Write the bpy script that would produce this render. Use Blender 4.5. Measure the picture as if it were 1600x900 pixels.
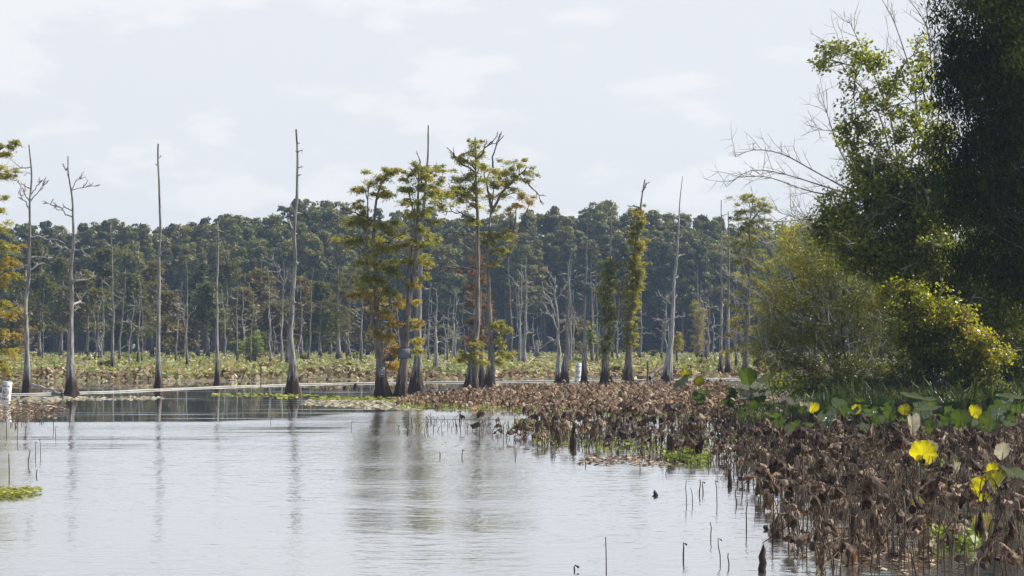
import bpy, math, random
import numpy as np
from mathutils import Vector, Matrix
R = math.radians
for o in list(bpy.data.objects): bpy.data.objects.remove(o)
SC = bpy.context.scene
COL = SC.collection
F = 3209.0      # focal length in pixels of a 1600 px wide picture
CZ = 3.0        # eye height over the water
HY = 530.0      # horizon row
# ------------------------------------------------------------ camera
cd = bpy.data.cameras.new('camera'); cam = bpy.data.objects.new('camera', cd); COL.objects.link(cam)
cd.sensor_width = 36; cd.lens = 36*F/1600; cd.clip_start = .5; cd.clip_end = 6000
cam.location = (0, 0, CZ); cam.rotation_euler = (R(90)+math.atan(80/F), 0, 0)
SC.camera = cam
SC.render.resolution_x = 1024; SC.render.resolution_y = 576
SC.view_settings.view_transform = 'Standard'; SC.view_settings.look = 'None'
SC.view_settings.exposure = 0.32; SC.view_settings.gamma = 1
# ------------------------------------------------------------ sky and sun
SUN_EL, SUN_AZ = 50, 70      # azimuth from the view axis (+Y) towards the right (+X)
W = bpy.data.worlds.new('World'); SC.world = W; W.use_nodes = True
nt = W.node_tree; nt.nodes.clear()
def N(nt, t, **k):
    n = nt.nodes.new(t)
    for a, b in k.items():
        if a.startswith('i_'):
            key = a[2:]; key = int(key) if key.isdigit() else key.replace('_', ' ')
            n.inputs[key].default_value = b
        else: setattr(n, a, b)
    return n
def L(nt, a, b): nt.links.new(a, b)
sky = N(nt, 'ShaderNodeTexSky', sky_type='NISHITA', sun_disc=False, sun_elevation=R(SUN_EL), sun_rotation=R(SUN_AZ), air_density=1.0, dust_density=2.0, ozone_density=1.0)
tc = N(nt, 'ShaderNodeTexCoord'); sep = N(nt, 'ShaderNodeSeparateXYZ'); L(nt, tc.outputs['Generated'], sep.inputs[0])
mp = N(nt, 'ShaderNodeMapping'); mp.inputs['Scale'].default_value = (1, 1, 2.6); L(nt, tc.outputs['Generated'], mp.inputs[0])
no = N(nt, 'ShaderNodeTexNoise', i_Scale=15.0, i_Detail=7.0, i_Roughness=.52); L(nt, mp.outputs[0], no.inputs['Vector'])
cr = N(nt, 'ShaderNodeMapRange', interpolation_type='SMOOTHSTEP'); cr.inputs[1].default_value = .50; cr.inputs[2].default_value = .62
L(nt, no.outputs[0], cr.inputs[0])
veil = N(nt, 'ShaderNodeMapRange', interpolation_type='SMOOTHSTEP')   # thin bright overcast, whitest low down
veil.inputs[1].default_value = 0.18; veil.inputs[2].default_value = .7; veil.inputs[3].default_value = .93; veil.inputs[4].default_value = .12
L(nt, sep.outputs[2], veil.inputs[0])
dt = N(nt, 'ShaderNodeVectorMath', operation='DOT_PRODUCT'); L(nt, tc.outputs['Generated'], dt.inputs[0]); dt.inputs[1].default_value = (.5, .866, 0)
side = N(nt, 'ShaderNodeMapRange', interpolation_type='SMOOTHSTEP'); side.inputs[1].default_value = -.45; side.inputs[2].default_value = .55; side.inputs[3].default_value = .15; side.inputs[4].default_value = 1   # the haze glows on the sun's side
L(nt, dt.outputs['Value'], side.inputs[0]); vs = N(nt, 'ShaderNodeMath', operation='MULTIPLY'); L(nt, veil.outputs[0], vs.inputs[0]); L(nt, side.outputs[0], vs.inputs[1])
m1 = N(nt, 'ShaderNodeMix', data_type='RGBA'); L(nt, vs.outputs[0], m1.inputs[0]); L(nt, sky.outputs[0], m1.inputs[6]); m1.inputs[7].default_value = (6.95, 7.15, 7.5, 1)
m2 = N(nt, 'ShaderNodeMix', data_type='RGBA'); 
cm = N(nt, 'ShaderNodeMath', operation='MULTIPLY'); L(nt, cr.outputs[0], cm.inputs[0]); c6 = N(nt, 'ShaderNodeMath', operation='MULTIPLY', i_1=.7); L(nt, vs.outputs[0], c6.inputs[0]); L(nt, c6.outputs[0], cm.inputs[1]); L(nt, cm.outputs[0], m2.inputs[0])
L(nt, m1.outputs[2], m2.inputs[6]); m2.inputs[7].default_value = (7.7, 7.8, 7.95, 1)
bg = N(nt, 'ShaderNodeBackground', i_Strength=.1); L(nt, m2.outputs[2], bg.inputs[0])
ou = N(nt, 'ShaderNodeOutputWorld'); L(nt, bg.outputs[0], ou.inputs[0])
sd = bpy.data.lights.new('sun', 'SUN'); sd.energy = 5.0; sd.angle = R(.6); sd.color = (1, .95, .86)
so = bpy.data.objects.new('sun', sd); COL.objects.link(so)
dv = Vector((math.sin(R(SUN_AZ))*math.cos(R(SUN_EL)), math.cos(R(SUN_AZ))*math.cos(R(SUN_EL)), math.sin(R(SUN_EL))))
so.rotation_euler = dv.to_track_quat('Z', 'Y').to_euler(); so.location = (30, 30, 60)
# ------------------------------------------------------------ helpers
rs = np.random.RandomState(7); random.seed(7)
U = rs.uniform
def gy(py): return CZ*F/(py-HY)                     # ground distance seen at a row
def X(px, D): return (px-800)/F*D
def Z(py, D): return CZ+(HY-py)/F*D
def tag(o, label=None, cat=None, group=None, kind=None):
    if label: o['label'] = label
    if cat: o['category'] = cat
    if group: o['group'] = group
    if kind: o['kind'] = kind
    return o
def empty(name, loc):
    o = bpy.data.objects.new(name, None); COL.objects.link(o); o.location = loc; o.empty_display_size = .3; return o
class MB:
    """collects quads; build() links them as one mesh object"""
    def __init__(s): s.v = []; s.f = []; s.r = []; s.n = 0
    def add(s, v, f, r=None):
        v = np.asarray(v, float).reshape(-1, 3); f = np.asarray(f, int).reshape(-1, 4)
        s.v.append(v); s.f.append(f+s.n); s.n += len(v)
        if r is None: r = np.full(len(f), U())
        s.r.append(np.broadcast_to(np.asarray(r, float), (len(f),)))
    def tube(s, pts, rad, sides=6, flute=None, r=None, cap=True):
        pts = np.asarray(pts, float); n = len(pts); rad = np.broadcast_to(np.asarray(rad, float), (n,))
        T = np.gradient(pts, axis=0); T /= np.linalg.norm(T, axis=1)[:, None]+1e-9
        ref = np.array([0, 1, 0]) if abs(T[:, 2]).mean() > .5 else np.array([0, 0, 1.])
        A = np.cross(T, ref); A /= np.linalg.norm(A, axis=1)[:, None]+1e-9; B = np.cross(T, A)
        th = np.arange(sides)*2*np.pi/sides
        rr = rad[:, None]*np.ones(sides)[None]
        if flute is not None: rr = rr*flute(pts, th)
        V = pts[:, None]+A[:, None]*(np.cos(th)[None, :, None]*rr[..., None])+B[:, None]*(np.sin(th)[None, :, None]*rr[..., None])
        i = np.arange(n-1)[:, None]*sides; j = np.arange(sides)[None]; k = (j+1) % sides
        Fq = np.stack([i+j, i+k, i+sides+k, i+sides+j], -1).reshape(-1, 4)
        s.add(V.reshape(-1, 3), Fq, r)
    def quads(s, P, A, B, r):
        """leaf diamonds: centre P, half length vector A, half width vector B"""
        n = len(P); V = np.stack([P-A, P+B-.15*A, P+A, P-B-.15*A], 1).reshape(-1, 3)
        s.add(V, np.arange(4*n).reshape(-1, 4), r)
    def build(s, name, mat, parent=None, loc=None, smooth=False):
        me = bpy.data.meshes.new(name)
        v = np.concatenate(s.v); f = np.concatenate(s.f); r = np.concatenate(s.r)
        me.vertices.add(len(v)); me.vertices.foreach_set('co', v.astype(np.float32).ravel())
        me.loops.add(f.size); me.loops.foreach_set('vertex_index', f.astype(np.int32).ravel())
        me.polygons.add(len(f)); me.polygons.foreach_set('loop_start', np.arange(0, f.size, 4, dtype=np.int32))
        me.update(calc_edges=True)
        at = me.attributes.new('rnd', 'FLOAT', 'FACE'); at.data.foreach_set('value', r.astype(np.float32))
        if smooth: me.polygons.foreach_set('use_smooth', np.ones(len(f), bool))
        me.materials.append(mat)
        o = bpy.data.objects.new(name, me); COL.objects.link(o)
        if parent: o.parent = parent
        if loc is not None: o.location = loc
        return o
def unit(v): return v/(np.linalg.norm(v, axis=-1, keepdims=True)+1e-9)
def rvec(n): return unit(rs.normal(size=(n, 3)))
# ------------------------------------------------------------ materials
def newmat(name):
    m = bpy.data.materials.new(name); m.use_nodes = True; m.node_tree.nodes.clear(); return m, m.node_tree
def ramp(nt, stops, fac):
    c = N(nt, 'ShaderNodeValToRGB'); e = c.color_ramp.elements
    while len(e) < len(stops): e.new(.5)
    for q, (p, col) in zip(e, stops): q.position = p; q.color = (*col, 1)
    L(nt, fac, c.inputs[0]); return c.outputs[0]
def leafmat(name, stops, trans=.35, rough=.5, gloss=.4, tr_gain=(1.5, 1.45, .55), noise=0):
    m, nt = newmat(name)
    a = N(nt, 'ShaderNodeAttribute', attribute_name='rnd')
    fac = a.outputs['Fac']
    if noise:
        g = N(nt, 'ShaderNodeNewGeometry'); n_ = N(nt, 'ShaderNodeTexNoise', i_Scale=noise, i_Detail=3.0); L(nt, g.outputs['Position'], n_.inputs['Vector'])
        q = N(nt, 'ShaderNodeMath', operation='MULTIPLY_ADD', i_1=1.6, i_2=-.8); L(nt, n_.outputs[0], q.inputs[0])
        w = N(nt, 'ShaderNodeMath', operation='ADD', use_clamp=True); L(nt, q.outputs[0], w.inputs[0]); L(nt, fac, w.inputs[1]); fac = w.outputs[0]
    col = ramp(nt, stops, fac)
    p = N(nt, 'ShaderNodeBsdfPrincipled', i_Roughness=rough); L(nt, col, p.inputs['Base Color']); p.inputs['Specular IOR Level'].default_value = gloss
    o = N(nt, 'ShaderNodeOutputMaterial')
    if trans > 0:
        vm = N(nt, 'ShaderNodeVectorMath', operation='MULTIPLY'); vm.inputs[1].default_value = tr_gain; L(nt, col, vm.inputs[0])
        t = N(nt, 'ShaderNodeBsdfTranslucent'); L(nt, vm.outputs[0], t.inputs[0])
        x = N(nt, 'ShaderNodeMixShader', i_0=trans); L(nt, p.outputs[0], x.inputs[1]); L(nt, t.outputs[0], x.inputs[2]); L(nt, x.outputs[0], o.inputs[0])
    else: L(nt, p.outputs[0], o.inputs[0])
    return m
def barkmat(name, light, dark, wet=(.035, .024, .018), wl=1.2, stain=True):
    m, nt = newmat(name)
    tc = N(nt, 'ShaderNodeTexCoord'); mp = N(nt, 'ShaderNodeMapping'); mp.inputs['Scale'].default_value = (8, 8, .9); L(nt, tc.outputs['Object'], mp.inputs[0])
    n1 = N(nt, 'ShaderNodeTexNoise', i_Scale=1.3, i_Detail=7.0, i_Roughness=.65); L(nt, mp.outputs[0], n1.inputs['Vector'])
    c = ramp(nt, [(.36, dark), (.52, tuple((a+b)/2 for a, b in zip(light, dark))), (.64, light)], n1.outputs[0])
    if stain:
        sp = N(nt, 'ShaderNodeSeparateXYZ'); L(nt, tc.outputs['Object'], sp.inputs[0])
        n2 = N(nt, 'ShaderNodeTexNoise', i_Scale=.9, i_Detail=4.0); L(nt, mp.outputs[0], n2.inputs['Vector'])
        ad = N(nt, 'ShaderNodeMath', operation='MULTIPLY_ADD', i_1=3.2); L(nt, n2.outputs[0], ad.inputs[0]); L(nt, sp.outputs[2], ad.inputs[2])
        mr = N(nt, 'ShaderNodeMapRange', interpolation_type='SMOOTHSTEP'); mr.inputs[1].default_value = wl+1.2; mr.inputs[2].default_value = wl+2.0; mr.inputs[3].default_value = 1; mr.inputs[4].default_value = 0
        L(nt, ad.outputs[0], mr.inputs[0])
        mx = N(nt, 'ShaderNodeMix', data_type='RGBA'); L(nt, mr.outputs[0], mx.inputs[0]); L(nt, c, mx.inputs[6])
        wn = ramp(nt, [(.35, wet), (.7, tuple(v*2.6 for v in wet))], n1.outputs[0]); L(nt, wn, mx.inputs[7]); c = mx.outputs[2]
    p = N(nt, 'ShaderNodeBsdfPrincipled', i_Roughness=.85); L(nt, c, p.inputs['Base Color']); p.inputs['Specular IOR Level'].default_value = .25
    b = N(nt, 'ShaderNodeBump', i_Strength=.9, i_Distance=.05); L(nt, n1.outputs[0], b.inputs['Height']); L(nt, b.outputs[0], p.inputs['Normal'])
    o = N(nt, 'ShaderNodeOutputMaterial'); L(nt, p.outputs[0], o.inputs[0]); return m
def flat(name, col, rough=.6, noise=0):
    m, nt = newmat(name); p = N(nt, 'ShaderNodeBsdfPrincipled', i_Roughness=rough); o = N(nt, 'ShaderNodeOutputMaterial'); L(nt, p.outputs[0], o.inputs[0])
    tc = N(nt, 'ShaderNodeTexCoord'); n1 = N(nt, 'ShaderNodeTexNoise', i_Scale=noise or 6.0, i_Detail=6.0); L(nt, tc.outputs['Object'], n1.inputs['Vector'])
    L(nt, ramp(nt, [(.3, tuple(v*.65 for v in col)), (.65, col)], n1.outputs[0]), p.inputs['Base Color']); return m
M = {}
M['bark_grey'] = barkmat('dead_grey_wood', (.46, .43, .39), (.10, .09, .08))
M['bark_pale'] = barkmat('bleached_wood', (.58, .55, .50), (.17, .155, .14), wl=.6)
M['bark_dark'] = barkmat('cypress_bark', (.33, .28, .23), (.09, .075, .06), wl=1.0)
M['branch'] = barkmat('bleached_branch_wood', (.55, .52, .47), (.24, .22, .20), stain=False)
M['branch_dark'] = barkmat('live_branch_bark', (.22, .18, .15), (.07, .055, .045), stain=False)
M['gold'] = leafmat('cypress_needles_gold', [(0, (.15, .17, .035)), (.5, (.29, .29, .055)), (.78, (.42, .37, .08)), (.9, (.38, .26, .07)), (1, (.34, .17, .05))], .5)
M['rust'] = leafmat('cypress_needles_rust', [(0, (.13, .10, .03)), (.5, (.22, .14, .045)), (1, (.25, .115, .04))], .4, tr_gain=(1.3, 1.1, .6))
M['wood'] = leafmat('far_wood_leaves', [(0, (.045, .060, .014)), (.4, (.13, .138, .026)), (.8, (.22, .215, .040)), (1, (.27, .225, .05))], .32, noise=.06)
M['olive'] = leafmat('olive_cypress_needles', [(0, (.075, .09, .02)), (.5, (.14, .14, .03)), (.85, (.21, .16, .04)), (1, (.25, .13, .04))], .4)
M['lime'] = leafmat('pale_green_leaves', [(0, (.12, .17, .04)), (1, (.26, .31, .08))], .4)
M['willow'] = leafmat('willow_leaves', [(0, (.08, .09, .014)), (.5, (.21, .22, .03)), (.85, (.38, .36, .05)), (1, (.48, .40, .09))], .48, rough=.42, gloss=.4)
M['vine'] = leafmat('vine_leaves', [(0, (.045, .06, .008)), (.45, (.13, .16, .018)), (.8, (.30, .33, .035)), (.95, (.44, .42, .05)), (1, (.40, .25, .09))], .52, rough=.36, gloss=.5, tr_gain=(1.7, 1.6, .5))
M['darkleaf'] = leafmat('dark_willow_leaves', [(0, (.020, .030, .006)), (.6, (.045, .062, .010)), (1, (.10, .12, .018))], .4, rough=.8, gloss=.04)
M['grass'] = leafmat('reed_blades', [(0, (.03, .05, .012)), (.6, (.07, .11, .025)), (.9, (.13, .16, .05)), (1, (.32, .27, .15))], .35, rough=.4)
M['marsh'] = leafmat('marsh_leaves', [(0, (.16, .19, .06)), (.45, (.27, .30, .10)), (.7, (.40, .40, .16)), (.82, (.33, .23, .14)), (1, (.44, .33, .23))], .3, noise=.05)
M['brownleaf'] = leafmat('withered_leaves', [(0, (.032, .020, .013)), (.35, (.10, .066, .043)), (.65, (.23, .16, .108)), (.85, (.44, .35, .25)), (1, (.66, .56, .42))], .3, rough=.65, gloss=.2, tr_gain=(1.3, 1, .7))
M['stalk'] = leafmat('withered_stalks', [(0, (.030, .019, .013)), (.6, (.085, .055, .037)), (1, (.30, .22, .15))], 0, rough=.7, gloss=.2)
M['lgreen'] = leafmat('lotus_leaf_green', [(0, (.03, .055, .015)), (1, (.085, .125, .028))], .45, rough=.45, gloss=.5, noise=2.5)
M['lyellow'] = leafmat('lotus_leaf_yellow', [(0, (.16, .13, .03)), (.3, (.34, .33, .02)), (.6, (.54, .48, .02)), (1, (.60, .53, .03))], .5, rough=.5, tr_gain=(1.25, 1.2, .3), noise=2)
M['lblue'] = leafmat('lotus_leaf_grey_green', [(0, (.09, .13, .09)), (1, (.20, .25, .20))], .15, rough=.28, gloss=1.0, noise=2)
M['lpale'] = leafmat('lotus_leaf_papery', [(0, (.30, .27, .18)), (1, (.68, .62, .48))], .35, rough=.5, noise=3, tr_gain=(1.1, 1.05, .9))
M['duck'] = leafmat('floating_weed', [(0, (.16, .20, .03)), (.6, (.33, .36, .05)), (1, (.55, .50, .12))], .2)
# ------------------------------------------------------------ setting: lake bed, water, marsh ground, bank
def sheet(name, xs, ys, zf, mat):
    mb = MB(); gx, gyy = np.meshgrid(xs, ys); z = zf(gx, gyy)
    V = np.stack([gx, gyy, z], -1).reshape(-1, 3); nx = len(xs)
    i, j = np.meshgrid(np.arange(len(ys)-1), np.arange(nx-1), indexing='ij'); a = (i*nx+j).ravel()
    mb.add(V, np.stack([a, a+1, a+nx+1, a+nx], -1)); return mb.build(name, mat, smooth=True)
def groundmat(name, c1, c2, sc):
    m, nt = newmat(name); g = N(nt, 'ShaderNodeNewGeometry'); n1 = N(nt, 'ShaderNodeTexNoise', i_Scale=sc, i_Detail=8.0, i_Roughness=.65); L(nt, g.outputs['Position'], n1.inputs['Vector'])
    p = N(nt, 'ShaderNodeBsdfPrincipled', i_Roughness=.9); L(nt, ramp(nt, [(.35, c1), (.65, c2)], n1.outputs[0]), p.inputs['Base Color'])
    b = N(nt, 'ShaderNodeBump', i_Strength=.8, i_Distance=.1); L(nt, n1.outputs[0], b.inputs['Height']); L(nt, b.outputs[0], p.inputs['Normal'])
    o = N(nt, 'ShaderNodeOutputMaterial'); L(nt, p.outputs[0], o.inputs[0]); return m
lin = np.linspace
def hn(x, y): return np.sin(x*.31+1.3)*np.cos(y*.27)+.5*np.sin(x*.9+y*.7)+.3*np.sin(x*2.1-y*1.7)
bed = sheet('ground', lin(-1500, 1500, 40), lin(-100, 2400, 40), lambda x, y: 0*x-.8, groundmat('mud', (.04, .032, .022), (.08, .06, .04), .8)); tag(bed, kind='structure')
def edgeD(x): return 146+9*np.clip((x+38)/40, 0, 2.2)+1.2*np.sin(x*.35)+.8*np.sin(x*.93+2)
def mz(x, y): return np.clip((y-edgeD(x))*.08, -.5, .10)+.03*hn(x*2, y*2)
mg = sheet('marsh_ground', lin(-420, 420, 421), np.concatenate([lin(138, 200, 63), lin(204, 1000, 60)]), mz, groundmat('marsh_soil', (.10, .085, .05), (.20, .19, .09), .35)); tag(mg, kind='structure')
# bank on the right
def bankh(x, y):
    d = np.minimum(y-63, 128-y)/6; e = (x-(8.6+.045*(y-64)+.5*np.sin(y*.5)))/2.2
    return np.clip(np.minimum(d, e), -1, 1)*.5+.04*hn(x*3, y*3)
bk = sheet('bank_ground', lin(4, 90, 130), lin(54, 136, 120), bankh, groundmat('bank_soil', (.03, .028, .015), (.07, .075, .03), 1.2)); tag(bk, kind='structure')
# water
m, nt = newmat('lake_water')
g = N(nt, 'ShaderNodeNewGeometry'); sp = N(nt, 'ShaderNodeSeparateXYZ'); L(nt, g.outputs['Position'], sp.inputs[0])
def math_(op, a, b=None, c=None, clamp=False):
    n = N(nt, 'ShaderNodeMath', operation=op, use_clamp=clamp)
    for k, v in enumerate((a, b, c)):
        if v is None: continue
        if isinstance(v, (int, float)): n.inputs[k].default_value = v
        else: L(nt, v, n.inputs[k])
    return n.outputs[0]
def noise_(scale, vec=(1, 1, 1), detail=3., rough=.5):
    q = N(nt, 'ShaderNodeMapping'); q.inputs['Scale'].default_value = vec; L(nt, g.outputs['Position'], q.inputs[0])
    n = N(nt, 'ShaderNodeTexNoise', i_Scale=scale, i_Detail=detail, i_Roughness=rough); L(nt, q.outputs[0], n.inputs['Vector']); return n.outputs[0]
def sstep(v, a, b, lo=0, hi=1):
    n = N(nt, 'ShaderNodeMapRange', interpolation_type='SMOOTHSTEP'); n.inputs[1].default_value = a; n.inputs[2].default_value = b; n.inputs[3].default_value = lo; n.inputs[4].default_value = hi
    L(nt, v, n.inputs[0]); return n.outputs[0]
big = noise_(.12, (.25, 1, 1), 3.); 
bx_ = math_('MULTIPLY', math_('MAXIMUM', math_('ADD', sp.outputs[0], 11.), 0.), 1.9)
dd = math_('SUBTRACT', math_('ADD', sp.outputs[1], math_('MULTIPLY', math_('SUBTRACT', big, .5), 9.)), bx_)
calm = sstep(dd, 72.5, 75.5)                                 # sheltered, mirror-like beyond this line
band = noise_(.9, (.07, 1, 1), 3.)
calm = math_('MULTIPLY', calm, sstep(band, .60, .68, 1, .25))
streak = math_('MULTIPLY', math_('MULTIPLY', sstep(dd, 55, 59), sstep(dd, 62, 67, 1, 0)), sstep(noise_(.5, (.1, 1, 1), 4.), .45, .6))
calm = math_('MAXIMUM', calm, math_('MULTIPLY', streak, .55))
gust = sstep(noise_(.25, (.3, 1, 1), 3.), .3, .7, .55, 1.1)
amp = math_('MULTIPLY', math_('SUBTRACT', 1.04, calm), gust)
wv = math_('ADD', math_('MULTIPLY', noise_(2.2, (.7, 1, 1), 3., .55), 1.0), math_('MULTIPLY', noise_(7., (.8, 1, 1), 2.), .16))
bp = N(nt, 'ShaderNodeBump', i_Strength=1.0, i_Distance=.022); L(nt, math_('MULTIPLY', wv, amp), bp.inputs['Height'])
# wavelets run with the wind and show their steeper faces: lean the mean facet a little
cx = N(nt, 'ShaderNodeCombineXYZ'); L(nt, math_('MULTIPLY', amp, -.042), cx.inputs[1])
va = N(nt, 'ShaderNodeVectorMath', operation='ADD'); L(nt, bp.outputs[0], va.inputs[0]); L(nt, cx.outputs[0], va.inputs[1])
vn = N(nt, 'ShaderNodeVectorMath', operation='NORMALIZE'); L(nt, va.outputs[0], vn.inputs[0])
fr = N(nt, 'ShaderNodeFresnel', i_IOR=1.33); L(nt, bp.outputs[0], fr.inputs['Normal'])
df = N(nt, 'ShaderNodeBsdfDiffuse'); df.inputs[0].default_value = (.10, .105, .095, 1)
gl = N(nt, 'ShaderNodeBsdfGlossy'); gl.inputs['Color'].default_value = (1, 1, 1, 1); L(nt, vn.outputs[0], gl.inputs['Normal']); L(nt, math_('MULTIPLY_ADD', amp, .07, .02), gl.inputs['Roughness'])
mxs = N(nt, 'ShaderNodeMixShader'); L(nt, math_('POWER', fr.outputs[0], .36), mxs.inputs[0]); L(nt, df.outputs[0], mxs.inputs[1]); L(nt, gl.outputs[0], mxs.inputs[2])
o = N(nt, 'ShaderNodeOutputMaterial'); L(nt, mxs.outputs[0], o.inputs[0])
wt = sheet('water', lin(-1500, 1500, 30), lin(-100, 2400, 30), lambda x, y: 0*x, m); tag(wt, kind='structure')
# ------------------------------------------------------------ haze
def haze_box():
    mb = MB(); x0, x1, y0, y1, z0, z1 = -1550, 1550, -150, 2450, -2.0, 46
    V = [(x, y, z) for z in (z0, z1) for x, y in ((x0, y0), (x1, y0), (x1, y1), (x0, y1))]
    mb.add(V, [(3, 2, 1, 0), (4, 5, 6, 7), (0, 1, 5, 4), (1, 2, 6, 5), (2, 3, 7, 6), (3, 0, 4, 7)])
    m, nt = newmat('thin_air'); v = N(nt, 'ShaderNodeVolumePrincipled'); v.inputs['Color'].default_value = (.52, .70, 1, 1); v.inputs['Density'].default_value = HAZE; v.inputs['Anisotropy'].default_value = .2
    o = N(nt, 'ShaderNodeOutputMaterial'); L(nt, v.outputs[0], o.inputs['Volume'])
    h = mb.build('haze', m); tag(h, kind='stuff', label='thin bluish air fading the far wood', cat='haze'); h.display_type = 'WIRE'
HAZE = .00028
haze_box()
# ------------------------------------------------------------ far wood (one mass)
def crown_pts(h, r, n, nclump, z0=.25, cone=.5):
    """clumped crown: returns points, outward normals, shade value"""
    zc = h*(z0+(1-z0)*U(0, 1, nclump)**.8*.96); t = (zc/h-z0)/(1-z0)
    prof = r*np.clip(1.05*np.sqrt(np.clip(1-(t*1.0)**2, 0, 1))*(1-cone*t)+.12, .1, 1)*(np.clip(t*5+.45, 0, 1))
    az = U(0, 2*np.pi, nclump); q = prof*U(.45, .95, nclump)
    C = np.stack([q*np.cos(az), q*np.sin(az), zc], -1); cr_ = r*U(.14, .32, nclump)
    k = rs.randint(0, nclump, n); d = rvec(n); d[:, 2] = np.where(d[:, 2] < -.3, -d[:, 2], d[:, 2])
    rad = cr_[k]*U(.55, 1.12, n)
    P = C[k]+d*rad[:, None]*np.array([1, 1, .8]); return P, d, (k*0.61803) % 1
def leaves(mb, P, d, r, Ls, Ws, jit=.7, vert=0.):
    n = len(P); nn = unit(d+rvec(n)*jit); a = rvec(n); a[:, 2] -= vert; A = unit(np.cross(nn, a)) if vert == 0 else unit(a-nn*(a*nn).sum(-1, keepdims=True)); B = np.cross(nn, A)
    s = U(.6, 1.3, n)[:, None]; mb.quads(P, A*s*Ls/2, B*s*Ws/2, r)
sky_px = [-150, 0, 50, 100, 150, 200, 250, 300, 350, 400, 450, 480, 520, 560, 620, 660, 700, 760, 800, 850, 900, 940, 975, 1020, 1080, 1110, 1150, 1200, 1300, 1750]
sky_py = [335, 348, 345, 356, 352, 342, 350, 348, 332, 342, 318, 309, 314, 328, 325, 324, 338, 330, 332, 324, 334, 313, 326, 322, 324, 338, 352, 352, 345, 340]
mb = MB()
for row, (D0, n_) in enumerate([(402, 3800), (411, 3000), (421, 2300), (432, 2000), (444, 1800)]):
    px = -140
    while px < 1600:
        if px > 1330 and row > 1: break
        D = D0+U(-4, 4); top = np.interp(px, sky_px, sky_py); h = Z(top, D)
        fr = (.78, .87, .95, 1.0, .99)[row]*U(.94, 1.04)
        h *= fr; r = U(3.0, 4.6) if U() > .35 else U(2.0, 3.0)
        P, d, k = crown_pts(h, r, int(n_*2.0), int(75+U()*40), z0=.38 if row == 0 else (.28 if row == 1 else .45), cone=U(.25, .7))
        c0 = np.array([X(px, D), D, 0]); tint = U(.0, .55)
        keep = P[:, 2] > .3
        leaves(mb, (P+c0)[keep], d[keep], np.clip(tint+.35*k+U(-.1, .1, len(k)), 0, 1)[keep], .62, .30, vert=.5)
        px += U(17, 31)
for D0 in (438, 452, 466, 480):
    px = -150
    while px < 1600:
        D = D0+U(-3, 3); h = U(12, 18); P, d, k = crown_pts(h, U(4, 5), 1100, 26, z0=.0, cone=.1); keep = P[:, 2] > 0
        leaves(mb, (P+np.array([X(px, D), D, 0]))[keep], d[keep], np.clip(.15+.3*k, 0, 1)[keep], 1.3, .9); px += U(15, 22)
wood = mb.build('far_wood', M['wood']); tag(wood, 'dense dark green wood rising behind the marsh along the whole far shore', 'wood', kind='stuff')
mb = MB()
for i in range(150):
    D = U(399, 412); x = X(U(-80, 1400), D); h = U(9, 16); l = U(-.6, .6)
    mb.tube([(x, D, 0), (x+l*.5, D, h/2), (x+l, D, h)], [.28, .2, .1], 5)
wt_ = mb.build('far_wood_trunks', M['branch_dark']); tag(wt_, 'thin grey trunks in the shadow under the far wood', 'tree trunks', kind='stuff')
# ------------------------------------------------------------ tree builders
def path3(base, top, n, wob, mids=()):
    """from base to top through optional mids, wobbling"""
    pts = [np.array(base, float)]+[np.array(q, float) for q in mids]+[np.array(top, float)]
    ts = np.array([0]+list(np.cumsum([np.linalg.norm(pts[i+1]-pts[i]) for i in range(len(pts)-1)]))); ts /= ts[-1]
    t = np.linspace(0, 1, n)**1.25
    P = np.stack([np.interp(t, ts, [q[k] for q in pts]) for k in range(3)], -1)
    if len(pts) > 2:                                           # soften the corners
        for _ in range(3): P[1:-1] = .25*P[:-2]+.5*P[1:-1]+.25*P[2:]
    ph = U(0, 6, 6); L_ = np.linalg.norm(pts[-1]-pts[0]); e = np.clip(t*4, 0, 1)
    P[:, 0] += wob*e*(np.sin(t*7+ph[0])*.5+np.sin(t*17+ph[1])*.3+np.sin(t*31+ph[2])*.16)
    P[:, 1] += wob*e*(np.sin(t*8+ph[3])*.5+np.sin(t*15+ph[4])*.3)
    return P, t
def trunk(mb, P, t, rb, rtop, flare, flutes=7, sides=28):
    z = P[:, 2]-P[0, 2]; rad = rtop+(rb-rtop)*(1-t)**1.05; ph = U(0, 6)
    rad = rad+rb*flare*(.75*np.exp(-z/1.25)+.25*np.exp(-z/.3))
    nz = U(-.07, .07, (len(t), 1))+U(-.05, .05, (len(t), sides))
    def fl(pts, th):
        e = np.exp(-z/(rb*7))[:, None]
        return 1+.17*e*np.sin(flutes*th[None]+ph+.6*np.sin(z*.5)[:, None])+.08*e*np.sin((flutes-3)*th[None]+2*ph)+.05*np.sin(3*th[None]+z[:, None]*.8)+nz
    mb.tube(P, rad, sides, flute=fl); return rad
def limb(mb, p0, d, ln, r, lift=.2, kink=.35, lv=2, twigs=4, n=7):
    """a crooked dead or live limb with side twigs"""
    p = np.array(p0, float); d = unit(np.array(d, float)); pts = [p.copy()]; rr = [r]
    for i in range(n):
        d = unit(d+rs.normal(size=3)*kink*.45+np.array([0, 0, lift*.25])); p = p+d*ln/n; pts.append(p.copy()); rr.append(r*(1-(i+1)/n)**.6+r*.22)
    pts = np.array(pts); mb.tube(pts, rr, 6 if lv > 1 else 4)
    if lv > 0:
        for _ in range(twigs):
            i = rs.randint(max(1, n//3), n); dd_ = unit(pts[i+1 if i+1 <= n else i]-pts[i-1]+rs.normal(size=3)*.75+np.array([0, 0, .15]))
            limb(mb, pts[i], dd_, ln*U(.25, .5), rr[i]*.65, lift, kink, lv-1, max(1, twigs-2), 5)
    return pts
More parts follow.
